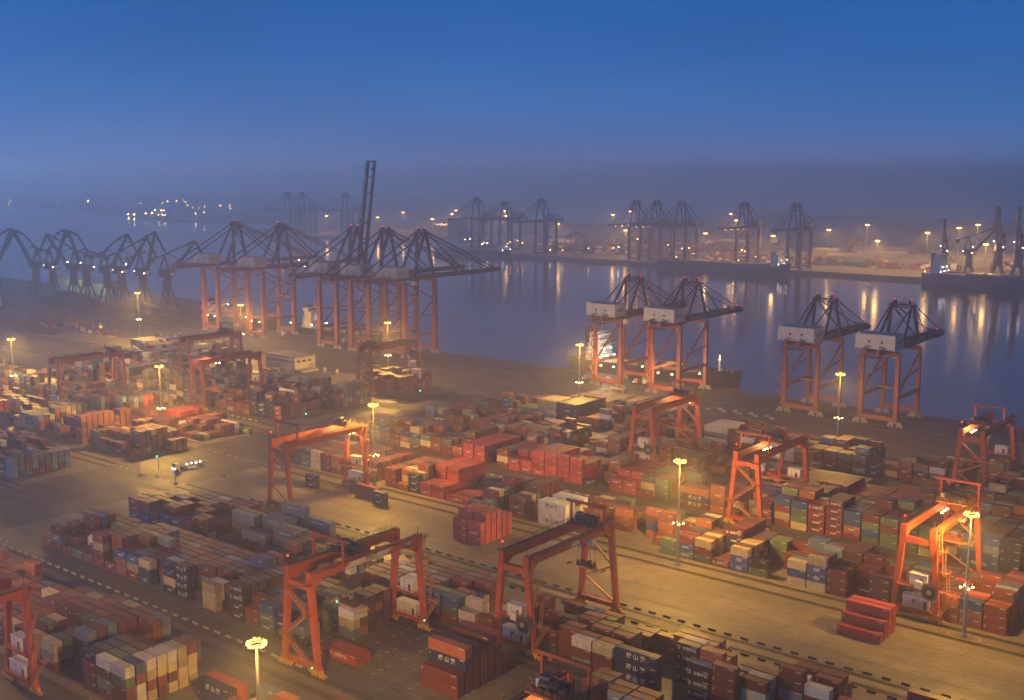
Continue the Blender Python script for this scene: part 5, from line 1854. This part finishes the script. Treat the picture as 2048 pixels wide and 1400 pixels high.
# ------------------------------------------------------------------ ships
def ship(name, x, y, rz, L, B, D, label, hull, house_at, boot=None, lit=3, hatches=6, deckcol='deck', mast_at=None, house_h=16.0, gear=False):
    """bow towards local +x; local z = 0 is the water line"""
    c = empty(name, (x, y, -4.0), label, 'ship', 'ships in the harbour', rz)
    st = []
    n = 16
    for i in range(n + 1):
        t = i / n
        xx = -L / 2 + L * t
        if t < 0.12:
            w = 0.72 + 0.28 * (t / 0.12)
        elif t > 0.80:
            w = max(0.02, 1 - ((t - 0.80) / 0.20) ** 1.8)
        else:
            w = 1.0
        sheer = 0.0 if t < 0.8 else D * 0.28 * ((t - 0.8) / 0.2) ** 0.6
        st.append((xx, w, sheer, max(0.0, (t - 0.85) / 0.15)))
    b, q = MB(), MB()
    for (xa, wa, sa, fa), (xb, wb, sb, fb) in zip(st, st[1:]):
        for s in (-1, 1):
            def P(x, w, sh, f, lev):
                k = {0: 0.82, 1: 0.95, 2: 1.0}[lev]
                wl = w * (k if f == 0 else k * (1 - 0.35 * f * (2 - lev) / 2))
                z = {0: -3.0, 1: D * 0.30, 2: D + sh}[lev]
                return (x + (f * L * 0.03 * lev / 2), s * B / 2 * wl, z)
            for l0, tgt in ((0, q if boot else b), (1, b)):
                f4 = [P(xa, wa, sa, fa, l0), P(xb, wb, sb, fb, l0), P(xb, wb, sb, fb, l0 + 1), P(xa, wa, sa, fa, l0 + 1)]
                tgt.quad(f4 if s < 0 else f4[::-1])
        # deck, with bulwark
        pa = (xa + fa * L * 0.03, B / 2 * wa)
        pb = (xb + fb * L * 0.03, B / 2 * wb)
        b.quad([(pa[0], -pa[1], D + sa - 1.0), (pb[0], -pb[1], D + sb - 1.0), (pb[0], pb[1], D + sb - 1.0), (pa[0], pa[1], D + sa - 1.0)])
    w0 = st[0][1]
    b.quad([(-L / 2, B / 2 * w0, D), (-L / 2, -B / 2 * w0, D), (-L / 2, -B / 2 * w0 * 0.95, D * 0.3), (-L / 2, B / 2 * w0 * 0.95, D * 0.3)][::-1])
    b.quad([(-L / 2, B / 2 * w0 * 0.95, D * 0.3), (-L / 2, -B / 2 * w0 * 0.95, D * 0.3), (-L / 2, -B / 2 * w0 * 0.82, -3), (-L / 2, B / 2 * w0 * 0.82, -3)][::-1])
    b.build('hull', M[hull], c)
    if boot:
        q.tube((L * 0.49, 0, 0.4), (L * 0.53, 0, 0.3), 2.0, 10, 1.0)
        q.build('boot_top', M[boot], c)
    x0, x1 = -L * 0.28, L * 0.36
    for k in range(hatches):
        xa = x0 + (x1 - x0) * k / hatches
        h = MB()
        ln = (x1 - x0) / hatches * 0.78
        h.box(xa + ln / 2, 0, D - 1.0, ln, B * 0.72, 2.4)
        for j in range(4):
            h.box(xa + ln * (j + 0.5) / 4, 0, D + 1.41, ln * 0.2, B * 0.7, 0.15)
        h.build('hatch_cover', M[deckcol], c)
        if gear and k % 2:
            h = MB()
            h.tube((xa - ln * 0.1, 0, D - 1), (xa - ln * 0.1, 0, D + 14), 1.1, 8)
            h.beam((xa - ln * 0.1, 0, D + 9), (xa + ln * 0.9, 0, D + 16), 0.8, 0.8)
            h.build('deck_crane', M['galv'], c)
    hx = -L / 2 + L * house_at
    h = MB()
    lv = int(house_h / 2.8)
    for k in range(lv):
        sh = max(0.55, 1 - 0.06 * k)
        h.box(hx, 0, D - 1 + 2.8 * k, 11 * sh, B * 0.8 * sh, 2.7)
        h.box(hx, 0, D - 1 + 2.8 * k + 2.68, 11 * sh + 1.4, B * 0.8 * sh + 1.2, 0.14)
    zt = D - 1 + 2.8 * lv
    h.box(hx + 2, 0, zt, 6, B * 0.98, 2.6)
    h.box(hx + 2, 0, zt + 2.6, 6.6, B * 1.0, 0.15)
    ho = h.build('deckhouse', M['white'], c)
    for k in range(lv):
        sh = max(0.55, 1 - 0.06 * k)
        if boot:
            for j in range(7):
                h = MB()
                h.box(hx + 5.5 * sh + 0.03, B * 0.8 * sh * (-0.42 + 0.84 * j / 6), D + 2.8 * k + 0.2, 0.06, 0.8, 0.8)
                h.build('window', M['glass'], ho)
            for j in range(4):
                h = MB()
                h.box(hx - 4 + 2.6 * j * sh, -(B * 0.4 * sh + 0.03), D + 2.8 * k + 0.2, 0.8, 0.06, 0.8)
                h.build('window', M['glass'], ho)
    h = MB()
    h.box(hx + 5.04, 0, zt + 1.0, 0.06, B * 0.9, 1.1)
    h.build('bridge_window', M['glass'], ho)
    h = MB()
    h.box(hx - 7.0, 0, D - 1, 4.5, 5, house_h + 4)
    h.build('funnel', M[hull], c)
    h = MB()
    h.tube((hx + 2, 0, zt + 2.6), (hx + 2, 0, zt + 10), 0.35, 8, 0.15)
    h.box(hx + 2, 0, zt + 7, 0.2, 4.5, 0.25)
    h.build('radar_mast', M['white'], c)
    if mast_at:
        h = MB()
        mx = -L / 2 + L * mast_at
        h.tube((mx, 0, D), (mx, 0, D + 11), 0.8, 8, 0.5)
        h.box(mx, 0, D + 8, 0.4, 4, 0.4)
        h.build('fore_mast', M['white'], c)
        h = MB()
        for j in range(14):
            h.box(mx + 4 + random.uniform(-7, 9), random.uniform(-.22, .22) * B, D + 1.2, 1.2, 1.0, 1.2)
        h.build('windlass', M['galv'], c)
    for k in range(lit):
        h = MB()
        h.ball((hx + 6.5, (k - (lit - 1) / 2) * B * 0.8 / max(1, lit - 1), D + 2.2 + (k % 2) * 5), 0.45)
        h.build('deck_lamp', M['coolwhite'], c)
    return c


ship('cargo_ship', -371.0, 597.5, 0.0, 118, 19, 11.0, 'floodlit cargo ship with black bow and white deckhouse moored under two quay cranes', 'hullblack', 0.16, 'hullred', 5, 5, 'hatch', 0.90, 17)
lamp('ship_floodlight', (-400.0, 586.0, 15.0), 16000, (1.0, 0.9, 0.7), 0.5)
lamp('bow_lamp', (-322.0, 596.0, 17.0), 1800, (1.0, 0.85, 0.6), 0.4)
ship('bulk_ship', along(1443, VF - 48, 0), VF - 48, R(0), 190, 30, 12, 'hazy dark bulk ship at the far quay below the middle cranes', 'hullblue', 0.93, None, 4, 6, 'hatch', None, 15)
ship('bulk_ship', along(2052, VF - 62, 0), VF - 62, R(0), 225, 34, 15, 'big dark ship with lit white bridge at the far right quay', 'hullblue', 0.07, None, 5, 7, 'hatch', None, 20)
ship('cargo_ship', along(945, VF - 22, 0), VF - 22, R(0), 150, 24, 9, 'hazy low ship at the left end of the far quay', 'hullblue', 0.93, None, 3, 5, 'hatch', None, 10)
ship('cargo_ship', -655.0, 600.0, 0.0, 120, 20, 8, 'dark ship moored behind the three tall quay cranes', 'hullblack', 0.2, None, 3, 5, 'hatch', None, 14)
ship('cargo_ship', -795.0, 600.0, 0.0, 120, 20, 9, 'dark ship moored behind the floodlit quay cranes', 'hullblack', 0.3, None, 2, 5, 'hatch', None, 10)

# ------------------------------------------------------------------ trucks
def make_truck(name, label, loc, rz, cabcol='white', trailer=True, group='trucks in the port', cont=None, lights=True, tail=False):
    c = empty(name, loc, label, 'truck', group, rz)
    b = MB()
    b.box(0, 0, 0.95, 2.4, 2.4, 1.0)
    b.hexa([(-1.2, -1.2, 1.95), (1.2, -1.2, 1.95), (1.2, 1.2, 1.95), (-1.2, 1.2, 1.95)], [(-1.1, -1.1, 3.3), (0.85, -1.1, 3.3), (0.85, 1.1, 3.3), (-1.1, 1.1, 3.3)])
    b.build('cab', M[cabcol], c)
    b = MB()
    b.quad([(1.215, -1.05, 2.05), (1.215, 1.05, 2.05), (0.90, 0.95, 3.15), (0.90, -0.95, 3.15)])
    b.build('windscreen', M['glass'], c)
    b = MB()
    b.box(-3.2 if not trailer else -7.0, 0, 1.05, 6.0 if not trailer else 14.0, 1.0, 0.35)
    if trailer:
        for k in range(5):
            b.box(-2.2 - 2.9 * k, 0, 1.4, 0.35, 2.4, 0.22)
        for s in (-1, 1):
            b.box(-8.3, s * 1.15, 1.25, 12.2, 0.12, 0.25)
    b.build('chassis', M['steel'], c)
    for x in ((0.1, -2.8, -3.9) if not trailer else (0.1, -3.0, -4.2, -11.0, -12.3)):
        for s in (-1, 1):
            w = MB()
            w.tube((x, s * 0.85, 0.5), (x, s * 1.2, 0.5), 0.5, 10)
            w.build('wheel', M['tyre'], c)
    if lights:
        for s in (-1, 1):
            h = MB()
            h.ball((1.28, s * 0.9, 1.2), 0.24, 6, 4)
            h.build('headlight', M['coolwhite'], c)
    if tail:
        for s in (-1, 1):
            h = MB()
            h.ball((-6.3 if not trailer else -14.1, s * 0.9, 1.2), 0.26, 6, 4)
            h.build('tail_lamp', M['redlamp'], c)
    return c


t = make_truck('terminal_truck', 'white container truck with bright headlights turning at the road crossing', (-405.5, 273.5, 0), R(-93), 'white')
for k in range(4):
    b = MB()
    b.ball((-6.0 - 2.2 * k, -1.3, 1.5), 0.34, 6, 4)
    b.build('marker_lamp', M['coolwhite'], t)
lamp('headlight_beam', (-405.5, 271.2, 1.3), 3000, (0.85, 0.95, 1.0), 0.2, spot=40).rotation_euler = (R(82), 0, R(176))
TG = 'trucks beneath the quay cranes'
for px, py, rz, lab in [(1170, 760, 180, 'white truck waiting left of the floodlit ship'), (1216, 764, 180, 'truck with headlights below the first floodlit quay crane'), (1290, 770, 175, 'cream truck between the two floodlit quay cranes'), (1272, 768, 180, 'truck with bright lamp beside the floodlit quay crane leg'),
                        (568, 672, 180, 'truck with white headlights beneath the farthest tall cranes'), (476, 655, 175, 'truck behind the hazy light mast near the tall cranes'), (520, 668, 180, 'hazy truck with lamps before the tall quay cranes'), (803, 838, 100, 'truck with headlights on the cross road behind the central mast'), (690, 685, 180, 'truck crossing beneath the nearest tall quay cranes')]:
    gx_, gy_ = ground(px, py)
    make_truck('port_truck', lab, (gx_, gy_, 0), R(rz), random.choice(['white', 'yellow', 'galv']), random.random() < 0.7, TG)
# far left: a queue of lorries with red tail lamps
for i in range(26):
    px = random.choice((random.uniform(60, 190), random.uniform(95, 175), random.uniform(195, 265)))
    v = 492 + random.uniform(-16, 22) - (px - 60) * 0.02
    make_truck('queueing_lorry', 'lorry with red tail lamps in the queue beside the coal heaps', (along(px, v, 0), v, 0), R(random.uniform(-25, 25)), random.choice(['steel', 'galv', 'crane_dull']), False, 'lorries queueing by the heaps', None, False, True)

# ------------------------------------------------------------------ small things on the yard floor
def dup_line(first, xs, y, group):
    for x in xs[1:]:
        o = first.copy()
        COL.objects.link(o)
        o.location = (x + random.uniform(-0.1, 0.1), y + random.uniform(-0.08, 0.08), 0)


def kerb(mat, stripe):
    b = MB()
    b.hexa([(-1.1, -0.28, 0), (1.1, -0.28, 0), (1.1, 0.28, 0), (-1.1, 0.28, 0)], [(-1.1, -0.18, 0.5), (1.1, -0.18, 0.5), (1.1, 0.18, 0.5), (-1.1, 0.18, 0.5)])
    if stripe:
        for k in range(4):
            b.box(-0.85 + k * 0.55, 0, 0.06, 0.22, 0.60, 0.47)
    return b.build('kerb_block', mat)


for y, x0, x1, mat, lab in [(178.8, -372, -196, 'kerb', 'pale kerb block in the line beside the bottom-left crane lane'), (266.2, -345, -60, 'kerbdark', 'dark kerb block along the lane before the bare concrete'), (257.0, -345, -60, 'kerbdark', 'dark kerb block behind the bottom-right stacks'), (398.0, -380, -200, 'kerb', 'pale kerb block between the middle-distance blocks'), (353.0, -380, -230, 'kerb', 'pale kerb block behind the stacks past the bare concrete'), (357.5, -600, -452, 'kerb', 'pale kerb block in the left yard lane')]:
    k0 = kerb(M[mat], False)
    tag(k0, lab, 'kerb block', lab + 's')
    xs = [x0 + 4.9 * i for i in range(int((x1 - x0) / 4.9))]
    k0.location = (xs[0], y, 0)
    dup_line(k0, xs, y, None)


def signal(u, v, lab, col='greenlamp'):
    c = empty('traffic_signal', (u, v, 0), lab, 'traffic light', 'traffic lights on the cross road')
    b = MB()
    b.tube((0, 0, 0), (0, 0, 6.2), 0.14, 8)
    b.build('signal_post', M['steel'], c)
    b = MB()
    b.box(0, -0.25, 5.0, 0.9, 0.5, 2.0)
    hd = b.build('signal_head', M['ink'], c)
    b = MB()
    b.ball((0, -0.55, 5.5), 0.42, 8, 6)
    b.build('green_lens', M[col], hd)
    return c


signal(-414.7, 271.0, 'traffic light showing green beside the turning truck')
signal(-432.0, 369.0, 'traffic light showing green behind the floodlit crane')
signal(-430.0, 450.0, 'traffic light showing green farthest off, right of the dull crane')
for u, v, lab in [(-415.7, 305.8, 'short road lamp on its own mound by the cross road'), (-411.0, 259.6, 'thin road post left of the turning truck'), (-388.5, 261.5, 'thin road post in front of the turning truck'), (-383, 281, 'thin road post beside the cross road, behind the truck'), (-362, 322, 'thin road post left of the floodlit crane'), (-374, 300, 'short road post near the floodlit crane leg')]:
    c = empty('road_post', (u, v, 0), lab, 'lamp post', 'thin posts along the cross road')
    b = MB()
    b.tube((0, 0, 0), (0, 0, 8.0), 0.14, 6, 0.08)
    b.build('post', M['galv'], c)
    b = MB()
    b.box(0, 0, 0, 1.4, 1.4, 0.4)
    b.build('footing', M['quaywall'], c)
    b = MB()
    b.beam((0, 0, 7.8), (1.4, 0, 8.1), 0.1, 0.1)
    b.build('arm', M['galv'], c)

# hatch covers laid out on the quay
random.seed(3)
n = 0
for i in range(7):
    for j in range(2):
        u, v = -366 + i * 9.4 + j * 1.2 - (0 if i < 3 else -2), 514.5 + j * 12.2
        if i > 4 and j:
            continue
        c = empty('hatch_cover_panel', (u, v, 0), f"flat ship hatch cover laid on the quay, {ORD[i]} from left, {'water' if j else 'yard'}-side line", 'hatch cover', 'ship hatch covers lying on the quay')
        b = MB()
        b.box(0, 0, 0.3, 8.6, 11.4, 0.75)
        for k in range(3):
            b.box(-2.8 + 2.8 * k, 0, 1.051, 0.18, 11.0, 0.08)
        b.build('panel', M['hatch'], c)
        b = MB()
        for sx in (-1, 1):
            for sy in (-1, 1):
                b.box(sx * 3.6, sy * 5, 0, 0.8, 0.8, 0.3)
        b.build('bearing_block', M['steel'], c)
# concrete jersey barriers / yellow frames
for u, v, lab in [(-480.0, 508.0, 'yellow steel frame standing alone on the dark quay'), (-356.5, 536.0, 'yellow steel frame beneath the first floodlit quay crane'), (-772.0, 470.0, 'yellow goal frame on the ground at the far left')]:
    c = empty('steel_frame', (u, v, 0), lab, 'steel frame', 'yellow steel frames')
    b = MB()
    for sx in (-1, 1):
        for sy in (-1, 1):
            b.box(sx * 4.2, sy * 1.1, 0, 0.3, 0.3, 2.6)
    b.build('post', M['yellow'], c)
    b = MB()
    b.box(0, 0, 2.6, 9.0, 2.6, 0.35)
    b.build('top_plate', M['yellow'], c)
for u, v in ((-539.5, 476.5), (-529.0, 477.5)):
    b = MB()
    n = 20
    for k in range(n):
        t0, t1 = 2 * math.pi * k / n, 2 * math.pi * (k + 1) / n
        b.beam((1.3 * math.cos(t0), 0, 1.6 + 1.3 * math.sin(t0)), (1.3 * math.cos(t1), 0, 1.6 + 1.3 * math.sin(t1)), 0.9, 0.7)
    o = b.build('cable_drum', M['white'], None, (u, v, 0), R(-20))
    tag(o, 'white ring-shaped cable drum standing right of the warehouse' if u < -535 else 'white ring-shaped cable drum nearest the dull crane', 'cable drum', 'white cable drums')
# bollards / small gear on the quay
for i in range(9):
    u, v = -292 + i * 4.6, 528 + (i % 2) * 4
    b = MB()
    b.box(0, 0, 0, 3.0, 1.0, 0.7)
    b.box(0.6, 0, 0.7, 0.8, 0.7, 0.5)
    o = b.build('concrete_block', M['galv'], None, (u, v, 0), 0)
    tag(o, 'pale concrete block lying on the dark quay beyond the orange crane', 'concrete block', 'pale blocks on the quay')

# reefer rack with posts, warehouse, office
c = empty('warehouse', (-571.5, 475.5, 0), 'flat-roofed two-storey warehouse with a row of small windows beside the red cranes', 'warehouse')
b = MB()
b.box(0, 0, 0, 29, 17, 8.2)
b.build('wall', M['render'], c)
b = MB()
b.box(0, 0, 8.2, 30, 18, 0.5)
b.box(0, -8.8, 8.7, 30, 0.4, 0.5)
b.box(14.8, 0, 8.7, 0.4, 17.2, 0.5)
b.build('roof', M['roofing'], c)
for k in range(10):
    b = MB()
    b.box(-13 + k * 2.8, -8.53, 5.0, 1.4, 0.12, 1.6)
    b.build('window', M['glass'], c)
for k in range(3):
    b = MB()
    b.box(14.53, -5.5 + k * 4.6, 5.2, 0.12, 2.6, 1.5)
    b.build('window', M['glass'], c)
b = MB()
b.box(14.55, 5.0, 0, 0.12, 3.0, 3.6)
b.build('door', M['galv'], c)
b = MB()
b.box(19, -3, 0, 8, 14, 1.2)
b.build('loading_ramp', M['kerb'], c)

# ------------------------------------------------------------------ heaps and sheds at the far left
def heap(u, v, rx, ry, h, mat, lab, seed):
    rnd = random.Random(seed)
    b = MB()
    n, m = 28, 8
    rows = []
    for j in range(m + 1):
        t = j / m
        rows.append([(rx * (1 - t) * (1 + 0.12 * math.sin(3 * a + seed) + rnd.uniform(-.04, .04)) * math.cos(a), ry * (1 - t) * (1 + 0.1 * math.cos(2 * a + seed)) * math.sin(a), h * (1 - (1 - t) ** 1.25) * (1 + rnd.uniform(-.04, .04))) for a in [2 * math.pi * i / n for i in range(n)]])
    for r0, r1 in zip(rows, rows[1:]):
        for i in range(n):
            b.quad([r0[i], r0[(i + 1) % n], r1[(i + 1) % n], r1[i]])
    o = b.build('ore_heap', M[mat], None, (u, v, -0.02))
    tag(o, lab, 'heap', 'heaps of bulk cargo')


heap(-930, 512, 34, 22, 11, 'ore', 'reddish ore heap at the far left below the luffing cranes', 1)
heap(-890, 505, 20, 14, 7, 'ore', 'smaller reddish ore heap right of the big one', 2)
heap(-960, 465, 60, 16, 7, 'coal', 'long black coal heap at the left edge', 3)
heap(-880, 462, 50, 14, 5, 'coal', 'low black coal heap in front of the lorry queue', 4)
heap(-925, 590, 55, 18, 10, 'coal', 'dark heap before the luffing cranes, left of the mast', 5)
heap(-1020, 578, 70, 22, 13, 'coal', 'big dark heap behind the ore at the left edge', 6)


def shed(u, v, sx, sy, h, lab, rz=0.0, mat='shed', group='sheds on the port', lit=False):
    c = empty('port_shed', (u, v, 0), lab, 'shed', group, rz)
    b = MB()
    b.box(0, 0, 0, sx, sy, h)
    b.build('wall', M[mat], c)
    b = MB()
    b.hexa([(-sx / 2 - .5, -sy / 2 - .5, h), (sx / 2 + .5, -sy / 2 - .5, h), (sx / 2 + .5, sy / 2 + .5, h), (-sx / 2 - .5, sy / 2 + .5, h)], [(-sx / 2 - .5, -0.3, h + sy * 0.16), (sx / 2 + .5, -0.3, h + sy * 0.16), (sx / 2 + .5, 0.3, h + sy * 0.16), (-sx / 2 - .5, 0.3, h + sy * 0.16)])
    b.build('roof', M['roofing'], c)
    for k in range(max(2, int(sx / 12))):
        b = MB()
        b.box(-sx / 2 + 5 + k * 11, -sy / 2 - 0.04, 0, 5, 0.1, h * 0.6)
        b.build('door', M['galv'], c)
    return c


shed(along(138, 652), 656, 46, 16, 12, 'green-lit pale shed behind the luffing crane legs, left one', mat='render')
shed(along(200, 648), 650, 50, 16, 12, 'green-lit pale shed behind the luffing crane legs, right one', mat='render')
lamp('shed_floodlight', (along(138, 635), 636, 14), 20000, (0.7, 1.0, 0.45), 0.5)
lamp('shed_floodlight', (along(195, 630), 630, 13), 9000, (0.75, 1.0, 0.5), 0.5)
shed(-1080, 520, 40, 20, 8, 'low pale shed at the left edge by the water', mat='white')

# ------------------------------------------------------------------ the far shore
g = MB()
x0 = along(880, 1385, 0)
g.hexa([(x0, VF - 20, -6), (3000, VF - 20, -6), (3000, 3300, -6), (x0 - 500, 3300, -6)], [(x0, VF - 20, 0), (3000, VF - 20, 0), (3000, 3300, 0), (x0 - 500, 3300, 0)])
kind(g.build('far_quay_land', M['land']), 'structure')
g = MB()
g.box(x0 / 2 + 1500, VF - 20.5, -6, 3000 - x0, 1.4, 6.6)
kind(g.build('far_quay_edge', M['quaywall']), 'structure')
g = MB()
g.hexa([(-2050, 1545, -6), (-1560, 1545, -6), (-1560, 2400, -6), (-2300, 2400, -6)], [(-2050, 1545, 0), (-1560, 1545, 0), (-1560, 2400, 0), (-2300, 2400, 0)])
kind(g.build('far_pier_land', M['land']), 'structure')
g = MB()
pts = [(-6500, 2700), (-4300, 2350), (-3300, 2050), (-2750, 1850), (-2300, 1980), (-2150, 2600), (-3500, 4500), (-6500, 5000)]
lo = [(x, y, -6) for x, y in pts]
hi = [(x, y, 1.0) for x, y in pts]
g.quad(hi)
for i in range(len(pts)):
    j = (i + 1) % len(pts)
    g.quad([lo[i], lo[j], hi[j], hi[i]])
kind(g.build('distant_shore_land', M['land']), 'structure')

# containers stacked on the far quay: a few hundred, far and tiny
random.seed(11)
fb2 = MB()
for bx in range(16):
    u0 = -1150 + bx * 78
    for by in range(4):
        v0 = VF + 90 + by * 75
        if random.random() < 0.3:
            continue
        for k in range(9):
            for r in range(4):
                for t in range(random.choice((2, 3, 4))):
                    c = PAL[random.choice('rrrtobgywsnnr')]
                    fb2.box(u0 + k * 6.5, v0 + r * 6, t * 2.6 + 0.02, 6.1, 5.6, 2.6, c, skip=(0,))
o = fb2.build('far_stacked_containers', M['cont_far'])
kind(o, 'stuff')

for px, v, sx, sy, h, lab in [(1560, VF + 150, 60, 26, 14, 'hazy pale shed right of the lone lit far crane'), (1655, VF + 130, 36, 22, 18, 'hazy tall shed behind the far cranes, centre right'), (1705, VF + 120, 70, 26, 12, 'long hazy shed across the harbour, right of the cranes'), (1830, VF + 160, 90, 30, 11, 'long hazy shed near the far right ship'), (1770, VF + 260, 80, 30, 13, 'hazy shed deep in the far yard'),
                              (1120, VF + 140, 70, 26, 12, 'hazy shed between the far crane trios'), (1190, VF + 120, 40, 20, 14, 'hazy office block left of the middle far trio'), (915, VF + 120, 24, 24, 42, 'hazy square silo tower at the left end of the far quay'), (930, VF + 170, 46, 24, 20, 'hazy shed beside the silo tower'), (1960, VF + 200, 110, 34, 14, 'long hazy shed behind the far luffing cranes'), (1470, VF + 260, 60, 24, 16, 'hazy shed behind the lone lit far crane')]:
    shed(along(px, v, 0), v, sx, sy, h, lab, R(random.uniform(-3, 3)), group='hazy sheds across the harbour')
# hazy yard gantries across the harbour
for px, v, lab in [(1150, VF + 120, 'hazy yard gantry across the harbour between the crane trios'), (1712, VF + 240, 'hazy orange yard gantry across the harbour')]:
    RAILS.append((v - 19.3, v + 19.3))
    yard_crane(along(px, v, 20), len(RAILS) - 1, lab, paint='crane_dull', stairs=None, goal=5, trolley=6, house=None, brace=None, spread_z=16)


def far_mast(px, py, v, h=32.0, power=None, lab='', size=1.9, mat='sodium_far'):
    """find the height so that the lamp shows at (px, py) when the mast stands on line v"""
    z = 20.0
    for _ in range(20):
        u = along(px, v, z)
        yy = project(u, v, z)[1]
        z -= (py - yy) * -1.0 * project(u, v, z)[2] / FPX * -1
    z = max(6.0, min(60.0, z))
    u = along(px, v, z)
    c = empty('light_mast', (u, v, 0), lab, 'light mast', 'hazy light masts across the harbour')
    b = MB()
    b.tube((0, 0, 0), (0, 0, z), 0.6, 8, 0.35)
    b.build('mast_pole', M['galv'], c)
    b = MB()
    for k in range(6):
        t = 2 * math.pi * k / 6
        b.box(size * math.cos(t), size * math.sin(t), z - 0.5, 1.6, 1.6, 1.2)
    b.build('lamp_head', M[mat], c)
    if power:
        lamp('mast_lamp', (0, 0, z - 2.2), power, (1.0, 0.54, 0.15), 1.5, c, spread=True)
    return c


FP = FAR_P
for i, (px, py, v, p, lab) in enumerate([
        (1755, 482, VF + 20, 1.2, 'hazy glowing mast nearest the bare far quay, centre right'), (1658, 460, VF + 110, 1, 'hazy glowing mast right of the blocky far crane'), (1735, 450, VF + 190, 1, 'hazy glowing mast behind the long far shed'), (1855, 466, VF + 60, 1, 'hazy glowing mast left of the far ship bridge'), (1918, 456, VF + 120, 1, 'hazy glowing mast behind the folded far jib'), (1956, 450, VF + 150, 1, 'hazy glowing mast second from the far right'), (1972, 489, VF + 10, 1, 'hazy glowing mast low between the far luffing cranes'), (2046, 472, VF + 60, .8, 'hazy glowing mast at the right edge'),
        (1546, 472, VF + 40, 1, 'hazy glowing mast right of the lone lit crane'), (1472, 441, VF + 250, .8, 'hazy glowing mast high behind the lone lit crane'), (1462, 428, VF + 420, .6, 'hazy glowing mast deep behind the lone lit crane'), (1411, 467, VF + 40, 1, 'hazy glowing mast right of the middle far trio'), (1226, 430, VF + 330, .8, 'hazy glowing mast high left of the middle far trio'), (1261, 423, VF + 420, .8, 'hazy glowing mast behind the middle far trio'), (1251, 461, VF + 60, 1, 'hazy glowing mast low left of the middle far trio'), (1116, 448, VF + 120, 1, 'hazy glowing mast right of the left far trio'),
        (912, 421, VF + 420, .8, 'hazy glowing mast at the left end of the far quay, upper'), (904, 428, VF + 330, .8, 'hazy glowing mast at the left end of the far quay, lower'), (1010, 422, VF + 380, .8, 'hazy glowing mast above the left far trio'), (1013, 432, VF + 280, .8, 'hazy glowing mast behind the shorter far crane'), (865, 438, VF + 250, .7, 'hazy glowing mast left of the far quay, near the dotted lamps'), (806, 425, VF + 420, .8, 'hazy glowing mast alone right of the raised boom'), (653, 432, 1660, .8, 'hazy glowing mast left of the raised boom'), (755, 435, 1700, .7, 'hazy glowing mast just right of the raised boom')]):
    far_mast(px, py, v, power=FP * p, lab=lab)

# small lamps along the far quay and on the distant shore
def spark(px, py, v, lab, grp, mat='sodium_far', r=1.0):
    z = 10.0
    for _ in range(12):
        u = along(px, v, z)
        yy = project(u, v, z)[1]
        z += (yy - py) * project(u, v, z)[2] / FPX
    z = max(2.0, min(40.0, z))
    u = along(px, v, z)
    c = empty('lamp_post', (u, v, 0), lab, 'lamp', grp)
    b = MB()
    b.tube((0, 0, 0), (0, 0, z), 0.25, 5)
    b.build('post', M['steel'], c)
    b = MB()
    b.ball((0, 0, z), r, 6, 4)
    b.build('bulb', M[mat], c)


random.seed(17)
for px, py in [(960, 487), (965, 488), (968, 485), (974, 486), (1015, 487), (1018, 490), (1020, 484), (1035, 481), (1045, 486), (930, 479), (940, 478), (1177, 497), (1237, 494), (1227, 496), (1100, 500), (1125, 500), (1280, 477), (1275, 478), (1364, 497), (1372, 497), (1378, 496), (1484, 500), (1490, 503), (1495, 503), (1336, 490), (1870, 540), (1850, 543)]:
    spark(px, py, VF + random.uniform(-12, 20), 'tiny lamp glowing low on the far quay', 'tiny lamps along the far quay', 'coolwhite' if random.random() < 0.3 else 'sodium_far', 0.8)
for i in range(22):
    spark(872 + i * 2.2 + random.uniform(-1, 1), 450 - random.uniform(0, 3) + (i % 3), VF + 120, 'tiny lamp in the dotted row left of the far cranes', 'dotted row of lamps left of the far cranes', 'sodium_far', 0.6)
for px, py, r in [(21, 403, 2.4), (18, 414, 1.2), (86, 399, 1.4), (118, 409, 1.0), (140, 419, 1.0), (176, 402, 3.0), (204, 404, 1.2), (257, 428, 1.8), (268, 429, 1.8), (292, 427, 1.8), (304, 426, 2.0), (310, 420, 1.5), (322, 421, 1.5), (327, 421, 1.2), (282, 407, 1.4), (325, 406, 1.6), (335, 403, 2.2), (353, 402, 1.8), (367, 401, 1.4), (371, 404, 1.4), (375, 411, 1.2), (391, 427, 1.4), (408, 425, 1.2), (409, 413, 1.4), (440, 411, 1.6), (460, 411, 1.4), (461, 417, 1.2), (325, 429, 1.2), (330, 430, 1.0), (317, 430, 1.0), (398, 416, 1.0), (386, 415, 1.0)]:
    v = 1990 + (428 - py) * 28
    spark(px, py, v, 'lamp glowing on the distant shore beyond the water, upper left', 'lamps of the distant shore', 'distant', r * 1.3)
